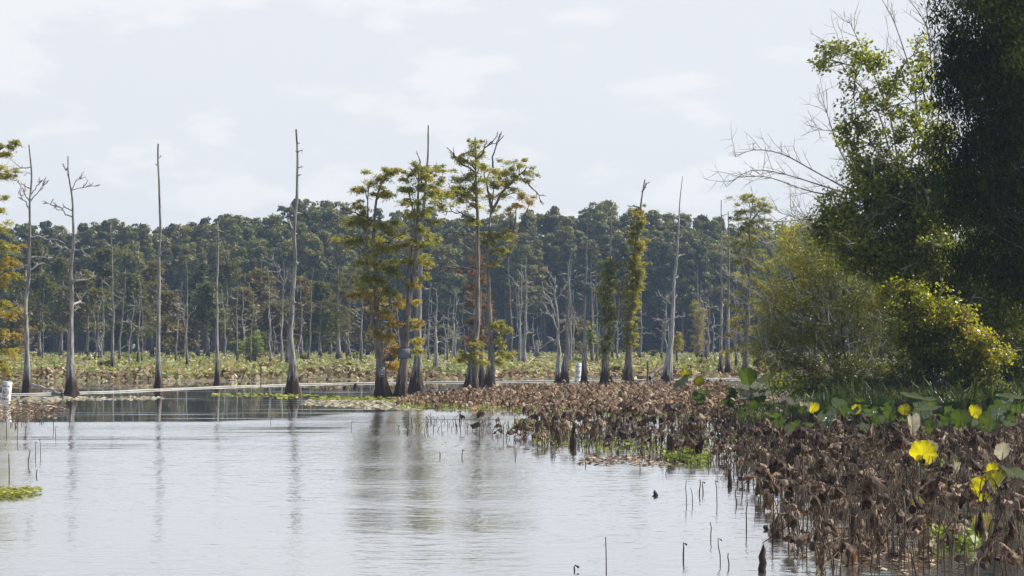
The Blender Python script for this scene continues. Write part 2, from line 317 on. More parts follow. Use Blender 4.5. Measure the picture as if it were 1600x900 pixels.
def sprays(mb, c, Rr, n, tint, leaf=(.26, .09), flatn=.32, span=.25, droop=.12, out=None):
    """feathery spray of needles round c"""
    ns = max(7, int(8+Rr*15)); az = U(0, 2*np.pi, ns) if out is None else out+rs.normal(size=ns)*1.25; el = U(-.25, .5, ns); Ln = Rr*U(.35, 1.6, ns)
    k = rs.randint(0, ns, n); t = U(.08, 1, n)
    dir_ = np.stack([np.cos(az)*np.cos(el), np.sin(az)*np.cos(el), np.sin(el)], -1)
    P = np.array(c)+dir_[k]*(Ln[k]*t)[:, None]; jit = rs.normal(size=(n, 3))*(Rr*.07+.05)*(1-.5*t)[:, None]
    jit[:, 2] *= flatn*1.6; P = P+jit; P[:, 2] -= np.abs(rs.normal(size=n))*droop*Rr+.25*Rr*t**2*(Ln[k]/Rr)
    d = np.tile([0, 0, 1.], (n, 1)); leaves(mb, P, d, np.clip(tint+U(-span, span, n)+.15*(k % 3-1), 0, 1), *leaf, jit=.8)
def base_of(px, py): D = gy(py); return np.array([X(px, D), D, 0.]), D
def snag(px, py, tx, ty, w, label, wob=.12, nbr=8, brl=1.2, mids=(), pale=False, limbs=(), parts=True, group=None, flare=.75, tipr=.03, region=(.3, .95), twg=3, lift=.25):
    """dead tree: base pixel, top pixel, base width in pixels; limbs = (row, end px, end row)"""
    b, D = base_of(px, py); s = D/F
    loc = lambda x, y, dy=0: np.array([(x-px)*s, dy, Z(y, D)])
    P, t = path3((0, 0, -.3), loc(tx, ty), 44, wob, [loc(*q) for q in mids])
    rb = w*s/2/(1+flare*2.5)*1.05; flare = flare*2.5; mbt = MB(); rad = trunk(mbt, P, t, rb, tipr, flare, sides=24 if D < 200 else 12)
    mat = M['bark_pale' if pale else 'bark_grey']
    tops = []
    def at_z(z): i = int(np.argmin(abs(P[:, 2]-z))); return P[i], rad[i]
    for (row, ex, ey) in limbs:
        m_ = MB(); p0, r0 = at_z(Z(row, D)); e = loc(ex, ey, U(-.4, .4)); v = e-p0; ln = np.linalg.norm(v)
        pts = [p0]; n = 8
        for i in range(1, n+1):
            q = p0+v*i/n; q = q+rs.normal(size=3)*ln*.025; q[2] += math.sin(i/n*math.pi)*ln*U(-.02, .09); pts.append(q)
        rr = np.maximum(.024, min(r0*.7, .035+ln*.045)*(1-np.arange(n+1)/n)**.7)
        m_.tube(pts, rr, 6)
        for _ in range(twg+1):
            i = rs.randint(2, n); limb(m_, pts[i], v/ln+rs.normal(size=3)*.7+np.array([0, 0, .25]), ln*U(.2, .42), max(.028, rr[i]*.6), lift, .4, 1 if D < 150 else 0, 2, 5)
        tops.append(m_)
    for _ in range(nbr):
        z = P[-1, 2]*U(*region); p0, r0 = at_z(z); az = rs.choice([0, math.pi])+rs.normal()*.7; m_ = MB()
        limb(m_, p0, (math.cos(az), math.sin(az), U(-.1, .55)), brl*U(.3, 1.2), max(.03, min(r0*.5, .06)), lift, .4, 2 if D < 150 else 1, twg, 6); tops.append(m_)
    if parts:
        root = empty('dead_tree', b); mbt.build('trunk', mat, root, smooth=True)
        for m_ in tops: m_.build('branch', M['branch'], root, smooth=True)
    else:
        for m_ in tops:
            for v, f, r in zip(m_.v, m_.f, m_.r): pass
            mbt.v += m_.v; mbt.f += [f+mbt.n for f in m_.f]; mbt.r += m_.r; mbt.n += m_.n
        root = mbt.build('dead_tree', mat, None, b, smooth=True)
    tag(root, label, 'dead tree', group); return root
# ---- individual snags, left to right
snag(43, 616, 45, 226, 22, 'tall grey dead tree with forked upper limbs near the left buoy', nbr=5, brl=1.6, limbs=[(318, 25, 280), (318, 72, 282), (330, 28, 300), (375, 95, 376), (405, 82, 402), (412, 22, 425), (425, 65, 410), (300, 66, 280)], tipr=.035, wob=.15)
snag(113, 615, 105, 243, 27, 'dead tree with long crooked top limbs, second big one from the left', nbr=7, brl=1.3, limbs=[(335, 68, 318), (330, 78, 320), (300, 150, 289), (300, 128, 268), (395, 80, 385), (436, 132, 428), (280, 98, 255)], wob=.18, mids=[(112, 480), (111, 320)])
snag(177, 583, 174, 342, 12, 'thin dead tree with one short upright fork at its upper third', nbr=6, brl=1.2, limbs=[(400, 188, 376), (553, 200, 540)], region=(.25, .6))
snag(249, 609, 247, 224, 19, 'straight bare pole-like dead tree reaching into the sky, third tallest on the left', nbr=20, brl=.32, wob=.1, tipr=.045, region=(.3, .98), twg=1)
snag(340, 601, 339, 345, 14, 'slim limbless dead tree standing at the marsh edge behind the floating pipe', nbr=8, brl=.35, wob=.06, tipr=.05, twg=1)
snag(458, 616, 465, 201, 33, 'tallest dead tree with hooked tip and flared base standing alone in open water', nbr=18, brl=.4, wob=.16, mids=[(457, 500), (460, 330)], limbs=[(362, 446, 338), (452, 476, 448)], flare=1.1, tipr=.05)
snag(186, 570, 196, 420, 8, 'thin dead trunk leaning right beside the forked dead tree', nbr=4, brl=1.5, limbs=[(490, 214, 478)])
snag(216, 576, 218, 430, 9, 'short dead tree with crooked arm left of the tall straight pole', nbr=4, brl=1.4, limbs=[(480, 205, 462), (520, 232, 508)])
snag(293, 577, 291, 405, 9, 'slender dead tree with twigs at mid height between the two straight poles', nbr=6, brl=1.5, limbs=[(500, 262, 492), (495, 306, 482), (515, 262, 520)], region=(.35, .6))
snag(273, 572, 284, 440, 6, 'thin dead tree leaning right just right of the tall straight pole', nbr=3, brl=.8)
snag(370, 575, 371, 440, 8, 'small dead tree with a twiggy middle right of the limbless pole', nbr=7, brl=1.2)
snag(391, 575, 396, 455, 6, 'thin whitish dead tree with short twigs left of the arched-limb tree', nbr=5, brl=1.0)
snag(424, 571, 418, 415, 8, 'thin pale dead tree leaning left beside the arched-limb tree', nbr=3, brl=1.0)
snag(440, 573, 443, 408, 10, 'dead tree with many arched white limbs left of the tallest one', nbr=5, brl=1.5, pale=True, limbs=[(425, 412, 408), (445, 410, 418), (470, 418, 456), (480, 420, 472), (440, 422, 396), (450, 452, 420)])
snag(449, 577, 452, 490, 16, 'stout grey dead trunk close behind the tallest dead tree', nbr=3, brl=.8)
snag(481, 576, 489, 420, 8, 'bare dead tree leaning slightly right of the tallest one', nbr=3, brl=.6)
snag(565, 573, 565, 440, 12, 'pale dead tree with flared foot left of the plaque-bearing cypress', nbr=5, brl=1.2, limbs=[(495, 548, 488)])
snag(681, 580, 682, 446, 15, 'dead tree with flared foot between the two groups of living cypresses', nbr=6, brl=1.2, limbs=[(478, 672, 470), (560, 698, 572)], pale=True)
snag(710, 567, 709, 450, 10, 'thin dead tree with forked top left of the twin cypresses', nbr=5, brl=1.1, limbs=[(470, 716, 452)])
snag(668, 574, 672, 440, 7, 'thin dead tree just right of the grey cypress with the bare tip', nbr=5, brl=1.2)
snag(697, 572, 703, 462, 6, 'thin dead tree leaning right in the gap before the twin cypresses', nbr=5, brl=1.3)
snag(819, 573, 823, 402, 16, 'bright bleached dead tree with twisted white limbs right of the twin cypresses', nbr=7, brl=1.6, pale=True, limbs=[(435, 834, 426), (448, 836, 455), (470, 838, 462), (440, 808, 420)])
snag(812, 572, 815, 408, 9, 'narrow bleached dead tree touching the bright one with twisted limbs', nbr=5, brl=1.3, pale=True, limbs=[(450, 797, 432)])
snag(801, 576, 795, 400, 7, 'thin dark-grey dead pole closest to the twin cypresses', nbr=3, brl=.6)
snag(838, 569, 838, 532, 10, 'short broken dead stump with a spiky crown in the marsh', nbr=6, brl=1.2, tipr=.2, lift=.4)
snag(874, 599, 868, 432, 17, 'many-armed dead tree whose limbs fan out to the left', nbr=9, brl=1.8, region=(.4, .98), limbs=[(520, 848, 470), (500, 845, 440), (480, 855, 415), (540, 855, 525), (470, 888, 440)], pale=True)
snag(881, 601, 899, 378, 22, 'thick dead tree leaning right with a hooked tip beside the half-hidden buoy', nbr=4, brl=.9, mids=[(889, 460), (891, 400)])
snag(912, 600, 917, 350, 16, 'slender dark dead tree standing right in front of the half-hidden buoy', nbr=5, brl=.5, wob=.06)
snag(891, 573, 892, 410, 9, 'bleached dead tree behind the hooked-tip one', nbr=6, brl=1.4, pale=True, limbs=[(440, 913, 430)])
snag(926, 572, 924, 402, 10, 'pale dead tree between the slender dark one and the mossy cypress', nbr=6, brl=1.2, limbs=[(430, 910, 440)])
snag(933, 573, 932, 425, 8, 'thin dead tree hard against the left of the mossy cypress', nbr=5, brl=1.3)
snag(1000, 568, 1003, 430, 10, 'pale dead tree just right of the shaggy leaning cypress', nbr=4, brl=.8, limbs=[(520, 1024, 522)])
snag(963, 566, 968, 462, 6, 'thin leaning dead tree between the two shaggy cypresses', nbr=3, brl=.8)
snag(1042, 594, 1065, 275, 24, 'bright bare dead tree curving right to a needle tip, clear of its neighbours', nbr=9, brl=.5, wob=.1, mids=[(1052, 470), (1060, 380)], pale=True, limbs=[(400, 1068, 397), (478, 1025, 462), (498, 1072, 492), (500, 1022, 502), (375, 1075, 350)], tipr=.02)
snag(1034, 570, 1035, 500, 7, 'small dead stem with spiky twigs left of the bright curving tree', nbr=6, brl=1.0, limbs=[(503, 1028, 500)])
snag(1126, 589, 1128, 312, 14, 'straight grey dead tree, left one of the pair beside the gold cypress', nbr=5, brl=.6, wob=.05, limbs=[(484, 1090, 470), (508, 1102, 520)])
snag(1137, 590, 1139, 330, 18, 'straight grey dead tree, right one of the pair beside the gold cypress', nbr=7, brl=.8, wob=.05)
snag(1150, 583, 1152, 385, 8, 'thin pale dead tree between the straight pair and the gold cypress', nbr=5, brl=.8)
snag(1107, 562, 1105, 508, 6, 'short dead stub standing in the far marsh near the straight pair', nbr=2, brl=.6)
# ---- thin trunks further back, alike
TAKEN = [43, 113, 249, 458, 600, 625, 650, 735, 765]
for i in range(66):
    px = U(5, 1180) if i % 3 else rs.choice([U(360, 560), U(650, 720), U(790, 960), U(860, 1120)])
    py = U(562, 574); D = gy(py); top = U(430, 520); ln = U(-8, 8)
    snag(px, py, px+ln, top, U(3.5, 6), 'thin grey dead trunk standing far back in the marsh', nbr=int(U(2, 7)), brl=1.2, parts=False, group='thin dead trunks far back in the marsh', pale=U() > .55, twg=2, wob=.2)
# ------------------------------------------------------------ living cypresses
def cypress(px, py, w, stems, tufts, label, leaf='gold', bark='bark_dark', limbs=True, dens=1.0, tint=.45, extra=(), flare=.7, group=None, name='cypress_tree', drop=.12, rooty=()):
    """stems: list of lists of pixels (x, y) bottom to top; tufts: (px, py, radius px[, tint[, depth]])"""
    b, D = base_of(px, py); s = D/F
    root = empty(name, b); loc = lambda x, y, dy=0.: np.array([(x-px)*s, dy, Z(y, D)])
    paths = []
    for i, st in enumerate(stems):
        mt = MB()
        if i == 0:
            P, t = path3((0, 0, -.3), loc(*st[-1]), 40, .1, [loc(*q) for q in st[:-1]]); fl_ = flare*2.3; rb = w*s/2/(1+fl_)*1.05; trunk(mt, P, t, rb, .035, fl_, sides=26)
            paths.append(P); mt.build('trunk', M[bark], root, smooth=True)
        else:
            if st[0][1] >= py-5: q0 = loc(*st[0]); q0[2] = -.3; rr = w*s/2*.36; fl = 1.
            else: q0 = loc(*st[0]); rr = w*s/2*.20; fl = 0
            P, t = path3(q0, loc(st[-1][0], st[-1][1], U(-.4, .4)), 26, .08, [loc(*q) for q in st[1:-1]]); trunk(mt, P, t, rr, .03, fl, sides=14)
            paths.append(P); mt.build('stem' if fl else 'limb', M[bark], root, smooth=True)
    fo = MB(); brs = []; allP = np.concatenate(paths)
    for tf in tufts:
        x, y, r = tf[:3]; ti = tf[3] if len(tf) > 3 else tint+U(-.2, .2); dy = tf[4] if len(tf) > 4 else U(-1, 1)*r*s*1.2
        Rr = r*s*1.08; c = loc(x, y, dy)
        lo = allP[allP[:, 2] < c[2]+.2]; lo = lo if len(lo) else allP
        k = np.argmin(((lo-c-np.array([0, 0, -.7]))**2).sum(1)); p0 = lo[k]; v = c-p0; ln = np.linalg.norm(v)
        if ln > .25:
            br = MB(); brs.append(br)
            pts = [p0+v*q+np.array([0, 0, math.sin(q*3.1)*ln*.1])+rs.normal(size=3)*ln*.02*(q > 0) for q in np.linspace(0, 1, 6)]
            br.tube(pts, np.linspace(.03+ln*.012, .015, 6), 5)
            if limbs and U() < .5: limb(br, pts[3], v/ln+rs.normal(size=3)*.5, ln*.6, .02, .2, .4, 1, 2, 4)
        oa = math.atan2(v[1], v[0]) if ln > .3 else None
        sprays(fo, c-(v/max(ln, .1))*min(ln, Rr)*.45, Rr*1.15, int(dens*720*Rr**1.5)+90, ti, droop=drop, leaf=(.20, .05), flatn=.55, out=oa)
        for _ in range(2):
            c2 = c+rs.normal(size=3)*Rr*np.array([.8, .8, .45]); sprays(fo, c2, Rr*U(.4, .9), int(dens*170*Rr)+30, ti+U(-.15, .15), droop=drop, leaf=(.19, .05), flatn=.6)
    for (x0, y0, x1, y1) in extra:                             # bare limbs
        br = MB(); brs.append(br); p0 = loc(x0, y0); e = loc(x1, y1, U(-.3, .3)); v = e-p0; ln = np.linalg.norm(v)
        pts = [p0+v*q+np.array([0, 0, math.sin(q*3.1)*ln*U(.0, .08)])+rs.normal(size=3)*ln*.02 for q in np.linspace(0, 1, 8)]
        br.tube(pts, np.linspace(.065, .025, 8), 5)
        for _ in range(4): limb(br, pts[rs.randint(3, 8)], v/ln+rs.normal(size=3)*.6, ln*U(.2, .4), .026, .2, .4, 1, 2, 4)
    for br in brs: br.build('branch', M['branch_dark'], root, smooth=True)
    fo.build('foliage', M[leaf], root)
    tag(root, label, 'cypress tree', group); return root
cypress(600, 618, 32, [[(588, 500), (585, 400), (587, 330), (592, 285), (612, 262)], [(590, 560), (578, 470), (574, 380), (575, 300)]],
    [(612, 264, 14), (600, 272, 12), (582, 280, 13), (566, 290, 13), (607, 298, 12), (592, 300, 10), (556, 335, 17), (575, 340, 16), (545, 345, 10), (596, 345, 15), (612, 358, 13), (560, 368, 16), (541, 374, 12), (585, 372, 16), (606, 385, 18), (575, 402, 17), (622, 382, 10), (597, 408, 16), (572, 430, 16), (594, 432, 15), (615, 420, 12), (565, 455, 14, .8), (590, 460, 14, .8), (612, 452, 15), (605, 480, 15, .7), (622, 470, 12, .8), (617, 500, 14, .9), (608, 520, 13, .9), (550, 460, 9, .95), (592, 520, 8, .6), (620, 545, 10, .95), (612, 568, 12, .95), (560, 320, 10)],
    'golden cypress with two stems and a small dark boat-launch placard on its trunk', extra=[(590, 350, 540, 330), (588, 390, 630, 365)], dens=1.6)
cypress(625, 618, 24, [[(634, 540), (641, 470), (648, 400), (652, 330), (652, 262)], [(640, 480), (636, 430), (648, 340), (640, 300)]],
    [(652, 258, 12), (642, 266, 11), (664, 268, 12), (640, 288, 14), (657, 285, 13), (672, 296, 14), (632, 292, 8), (650, 310, 13), (642, 330, 13), (665, 330, 12), (654, 352, 13), (645, 372, 12), (664, 378, 12), (655, 398, 12), (640, 405, 9), (668, 405, 11), (642, 440, 9, .7), (645, 468, 8, .8), (648, 505, 10, .75), (652, 530, 10, .7)],
    'leaning golden cypress that carries the square grey board on its trunk', flare=.35, dens=1.5)
cypress(650, 612, 30, [[(653, 560), (656, 440), (661, 330), (666, 250), (669, 195)]],
    [(668, 262, 12), (683, 260, 10), (675, 285, 14), (688, 296, 13), (690, 318, 12), (672, 320, 14), (694, 300, 10), (680, 345, 9), (674, 370, 8), (662, 430, 8), (655, 545, 9, .6), (690, 280, 7)],
    'grey-trunked cypress with a bare spike top, right of the one with the board', bark='bark_grey', extra=[(660, 300, 655, 245), (665, 420, 740, 422), (664, 345, 700, 350)])
cypress(735, 610, 32, [[(740, 560), (744, 480), (747, 400), (746, 300), (742, 214)], [(746, 400), (725, 385), (708, 372)]],
    [(742, 218, 8), (738, 232, 10), (750, 238, 9), (740, 250, 12), (724, 248, 10), (755, 254, 11), (715, 244, 7), (735, 268, 14), (718, 276, 14), (752, 275, 12), (708, 292, 16), (725, 295, 14), (745, 292, 13), (700, 304, 12), (718, 310, 12), (738, 315, 12), (732, 342, 7), (725, 300, 12), (745, 345, 8), (735, 555, 9, .5), (725, 550, 10, .5), (718, 560, 7, .6), (750, 560, 10, .55), (742, 535, 8, .5)],
    'tallest golden cypress, left one of the twin pair, with a pointed top', bark='bark_dark', extra=[(744, 275, 698, 232), (746, 372, 700, 362), (745, 420, 675, 422), (746, 345, 700, 330), (745, 250, 775, 215)])
cypress(765, 606, 24, [[(767, 540), (764, 460), (763, 390), (765, 335), (770, 300)], [(768, 330), (785, 300), (805, 280), (822, 262)], [(768, 325), (760, 290), (757, 262)], [(763, 400), (745, 380), (722, 372)], [(765, 370), (800, 360), (832, 372)]],
    [(772, 262, 13), (786, 262, 13), (800, 256, 12), (812, 254, 9), (822, 266, 10), (790, 278, 14), (808, 275, 12), (772, 282, 13), (826, 282, 9), (765, 300, 12), (785, 300, 12), (805, 296, 10), (818, 304, 10, .85), (828, 312, 9, .9), (810, 315, 10, .9), (796, 322, 8, .85), (770, 325, 9), (765, 360, 13), (782, 366, 13), (798, 368, 12), (755, 372, 10), (772, 385, 12), (770, 408, 9), (788, 388, 9), (778, 505, 12, .5), (792, 515, 9, .45), (782, 530, 11, .5), (788, 548, 12, .45), (778, 562, 10, .5), (796, 556, 7, .5)],
    'golden cypress with a wide flat-topped crown, right one of the twin pair', bark='bark_dark', extra=[(768, 262, 780, 212), (820, 280, 845, 310), (800, 362, 838, 374)])
cypress(752, 600, 18, [[(753, 560), (752, 480), (750, 410), (748, 370)]],
    [(748, 395, 10), (740, 420, 13), (752, 430, 12), (736, 445, 10), (746, 455, 13), (735, 470, 12), (755, 475, 11), (742, 490, 13), (732, 500, 9), (750, 505, 12), (740, 522, 11), (755, 530, 9), (735, 535, 8)],
    'rust-brown cypress squeezed between the trunks of the twin pair', leaf='rust', tint=.6)
cypress(-22, 612, 30, [[(-20, 500), (-16, 350), (-10, 215)]],
    [(5, 235, 13), (18, 228, 10), (28, 224, 6), (5, 270, 12), (15, 272, 7), (-8, 255, 14), (-10, 300, 16), (2, 325, 10), (-5, 350, 16), (8, 380, 14), (12, 400, 14, .7), (-4, 410, 16, .65), (18, 425, 12, .6), (4, 440, 15, .65), (22, 385, 9, .7), (8, 470, 14, .65), (-8, 480, 16, .6), (16, 490, 12, .75), (4, 515, 15, .8), (22, 522, 9, .8), (10, 545, 13, .7), (-5, 560, 16, .7), (8, 575, 12, .6), (24, 410, 8, .9)],
    'orange-gold cypress cut by the left picture edge', dens=1.1)
# shaggy column cypresses
def column(px, py, w, path, y0, y1, rad, label, leaf='gold', extra=(), tint=.4, n=None, bark='bark_grey', group=None, dens=.9):
    xs = [px]+[q[0] for q in path]; ys = [py]+[q[1] for q in path]; tf = []
    y = y0
    while y < y1:
        x = np.interp(-y, [-v for v in ys], xs); tt = (y-y0)/(y1-y0); r = rad*(.55+.6*math.sin(min(1, tt*1.2+.1)*2.6))*U(.75, 1.15)
        tf.append((x+U(-1, 1)*r*.8, y, r, tint+U(-.25, .25))); y += rad*U(.38, .75)
    return cypress(px, py, w, [path], tf, label, leaf=leaf, bark=bark, extra=extra, group=group, dens=dens)
column(945, 600, 22, [(948, 500), (952, 420), (955, 320)], 405, 560, 8, 'mossy green-clad cypress with bare spike left of the shaggy leaning one', tint=.3, extra=[(400, 0, 0, 0)] and [(950, 400, 912, 388), (950, 420, 975, 398), (952, 350, 968, 380), (949, 440, 980, 425)])
column(980, 600, 26, [(986, 500), (990, 420), (999, 330), (1008, 280)], 325, 545, 8, 'shaggy gold-draped cypress leaning right to a kinked bare tip', tint=.5, extra=[(992, 405, 925, 388), (1001, 325, 985, 322), (1004, 300, 1012, 286)], bark='bark_dark', dens=1.1)
column(1090, 563, 12, [(1090, 500), (1091, 420)], 470, 552, 8, 'small shaggy rust-gold cypress with white dead fork on top in the far marsh', tint=.75, extra=[(1091, 440, 1084, 422), (1091, 450, 1103, 440), (1091, 470, 1105, 455)])
column(1057, 572, 6, [(1057, 540), (1058, 520)], 522, 545, 6, 'tiny golden cypress sapling right of the bright curving dead tree', tint=.6)
cypress(1165, 592, 20, [[(1168, 500), (1170, 420), (1172, 350), (1178, 310)], [(1170, 350), (1182, 335), (1195, 322)]],
    [(1165, 308, 9), (1180, 308, 10), (1195, 316, 11), (1200, 328, 9), (1178, 322, 12), (1160, 325, 12), (1152, 338, 10), (1170, 345, 13), (1190, 342, 12), (1155, 355, 12), (1178, 365, 13), (1160, 378, 13), (1196, 362, 9), (1150, 375, 8), (1185, 388, 12), (1165, 400, 13), (1150, 405, 10), (1182, 412, 11), (1160, 428, 13), (1176, 438, 11), (1155, 452, 12), (1172, 462, 11), (1192, 445, 10), (1150, 480, 10, .7), (1165, 490, 12, .6), (1148, 505, 9, .8), (1172, 512, 10, .6), (1140, 522, 8, .8), (1160, 535, 10, .6), (1140, 545, 8, .6)],
    'dense olive-gold cypress leaning over beside the willow bush', tint=.42, bark='bark_dark', dens=1.1)
column(530, 568, 17, [(528, 500), (528, 415)], 425, 530, 11, 'sparse olive cypress with swollen grey foot far back in the marsh', tint=.35, leaf='olive', dens=.55)
# olive cypresses standing before the wood
ol = [(30, 320, 395), (62, 300, 370), (95, 330, 400), (135, 310, 420), (160, 325, 385), (205, 300, 425), (238, 330, 400), (262, 310, 455), (310, 320, 405), (325, 300, 440), (352, 330, 395), (385, 305, 440), (405, 325, 405), (432, 300, 470), (470, 330, 425), (500, 300, 440), (545, 325, 425), (515, 335, 465), (575, 320, 480), (690, 330, 505), (905, 330, 500), (20, 290, 470), (285, 330, 470)]
LMK = [(43, 'the leftmost big dead tree'), (113, 'the second big dead tree'), (177, 'the thin forked dead tree'), (249, 'the tall straight pole'), (293, 'the twiggy slender dead tree'), (340, 'the slim limbless pole'), (391, 'the thin whitish dead tree'), (440, 'the arched-limb dead tree'), (481, 'the leaning bare dead tree'), (530, 'the swollen-foot cypress'), (600, 'the placard cypress'), (681, 'the flared pale dead tree'), (905, 'the half-hidden buoy')]
for i, (px, D, top) in enumerate(ol):
    mbf = MB(); h = Z(top, D)*1.02; r = U(2.3, 3.6); tint = U(.2, .75)
    root = empty('cypress_tree', (X(px, D), D, 0)); mt = MB(); P, t = path3((0, 0, -.3), (U(-.5, .5), 0, h*.97), 16, .2); trunk(mt, P, t, .28, .05, .8, sides=10)
    for q in range(18):
        zz = h*U(.28, .97); tt = zz/h; rr = r*(1.15-tt)*U(.5, 1.2); a = U(0, 6.28); c = np.array([math.cos(a)*rr, math.sin(a)*rr, zz])
        mt.tube([(0, 0, zz-.5), tuple(c*np.array([.5, .5, 1])), tuple(c)], [.07, .05, .02], 4)
        sprays(mbf, c, 1.1+r*.28*(1.2-tt), 330, tint+U(-.15, .15), leaf=(.55, .26), droop=.3)
    mt.build('trunk', M['bark_grey'], root, smooth=True); mbf.build('foliage', M['olive'], root)
    desc = 'olive-green' if tint < .42 else ('olive-ochre' if tint < .6 else 'rusty ochre')
    lm = min(LMK, key=lambda q: abs(q[0]-px)); dx = px-lm[0]
    rel = 'directly behind' if abs(dx) < 9 else (('just left of' if dx < 0 else 'just right of') if abs(dx) < 24 else ('further left of' if dx < 0 else 'further right of'))
    tag(root, ('tall ' if top < 415 else 'short ')+desc+' cypress before the wood, '+rel+' '+lm[1], 'cypress tree', 'olive and ochre cypresses before the far wood')
# low shrubs in the marsh
def bush(px, py, wpx, hpx, mat, label, cat='bush', n=900, leaf=(.3, .16), group=None, tint=.5):
    b, D = base_of(px, py); s = D/F; w, h = wpx*s/2, hpx*s; root = empty('bush', b); f = MB(); st = MB()
    for _ in range(9):
        a = U(0, 6.28); rr = w*U(.1, .7); c = np.array([math.cos(a)*rr, math.sin(a)*rr, h*U(.35, .9)]); st.tube([(0, 0, -.1), tuple(c*.5), tuple(c)], [.04, .03, .015], 4)
        sprays(f, c, w*U(.4, .6), n//9, tint+U(-.2, .2), leaf=leaf, flatn=.6, droop=.3)
    st.build('stems', M['branch_dark'], root); f.build('foliage', M[mat], root); tag(root, label, cat, group)
bush(398, 572, 46, 62, 'lime', 'pale yellow-green bush among dead trunks left of the tallest dead tree', n=1300)
bush(372, 568, 26, 40, 'lime', 'small pale green bush beside the twiggy small dead tree')
bush(924, 575, 20, 75, 'lime', 'pale green leafy sapling between the half-hidden buoy and the mossy cypress', n=1000)
bush(612, 578, 44, 46, 'rust', 'rusty brown bush behind the trunk with the placard', n=1300)
bush(395, 570, 30, 30, 'rust', 'low rusty bush in front of the pale yellow-green bush')
bush(998, 565, 18, 12, 'rust', 'low orange bush behind the shaggy leaning cypress')
bush(1022, 562, 16, 16, 'olive', 'low olive bush left of the bright curving dead tree')
bush(1100, 565, 16, 20, 'rust', 'low orange bush at the foot of the far shaggy cypress')
bush(960, 590, 22, 18, 'olive', 'round olive shrub at the foot of the mossy cypress')
bush(1182, 585, 18, 40, 'olive', 'olive shrub at the foot of the olive-gold cypress', n=700)
for i in range(30):
    px, py = U(0, 1200), U(560, 584)
    k = rs.choice(['lime', 'olive', 'rust']); d_ = {'lime': 'pale green', 'olive': 'olive', 'rust': 'rusty orange'}[k]
    bush(px, py, U(14, 40), U(9, 20), k, 'low '+d_+' shrub rising from the lotus marsh', n=500, group='low '+d_+' shrubs dotted over the marsh')
# ------------------------------------------------------------ marsh cover
def marsh_cover():
    n = 95000; px = U(-80, 1330, n); py = 553.5+U(0, 1, n)**.85*52; D = gy(py)*U(.99, 1.01, n); x = X(px, D)
    ed = edgeD(x); k = D > ed+U(-1.5, 2, n); x, D = x[k], D[k]; ed = ed[k]; n = len(x)
    clump = .5+.25*np.sin(x*.9+D*.13)+.25*np.sin(x*.37-D*.21+2)
    z = .12+clump*.6*U(.1, 1.2, n)+.1; z *= np.clip(.4+(D-ed)/4, 0, 1)
    front = (D-ed) < U(2, 26, n)*(0.6+.4*np.sin(x*.21+D*.1)); front &= U(0, 1, n) < .78
    P = np.stack([x, D, z], -1)
    d = unit(np.stack([rs.normal(size=n)*.5, -.35+rs.normal(size=n)*.5, np.ones(n)], -1))
    for name, k2, mat, lab in (('green_marsh_plants', ~front, M['marsh'], 'low pale green lotus and weeds covering the far marsh'), ('brown_marsh_plants', front, M['brownleaf'], 'withered brown lotus fringe along the marsh edge behind the water')):
        mb = MB(); m_ = k2.sum(); r = np.clip(U(0, 1, m_)*.75+.2*clump[k2], 0, 1)
        if name[0] == 'b': r = np.clip(U(.2, 1.0, m_), 0, 1)
        leaves(mb, P[k2], d[k2], r, .44, .30, jit=.7); o = mb.build(name, mat); tag(o, lab, 'marsh plants', kind='stuff')
marsh_cover()
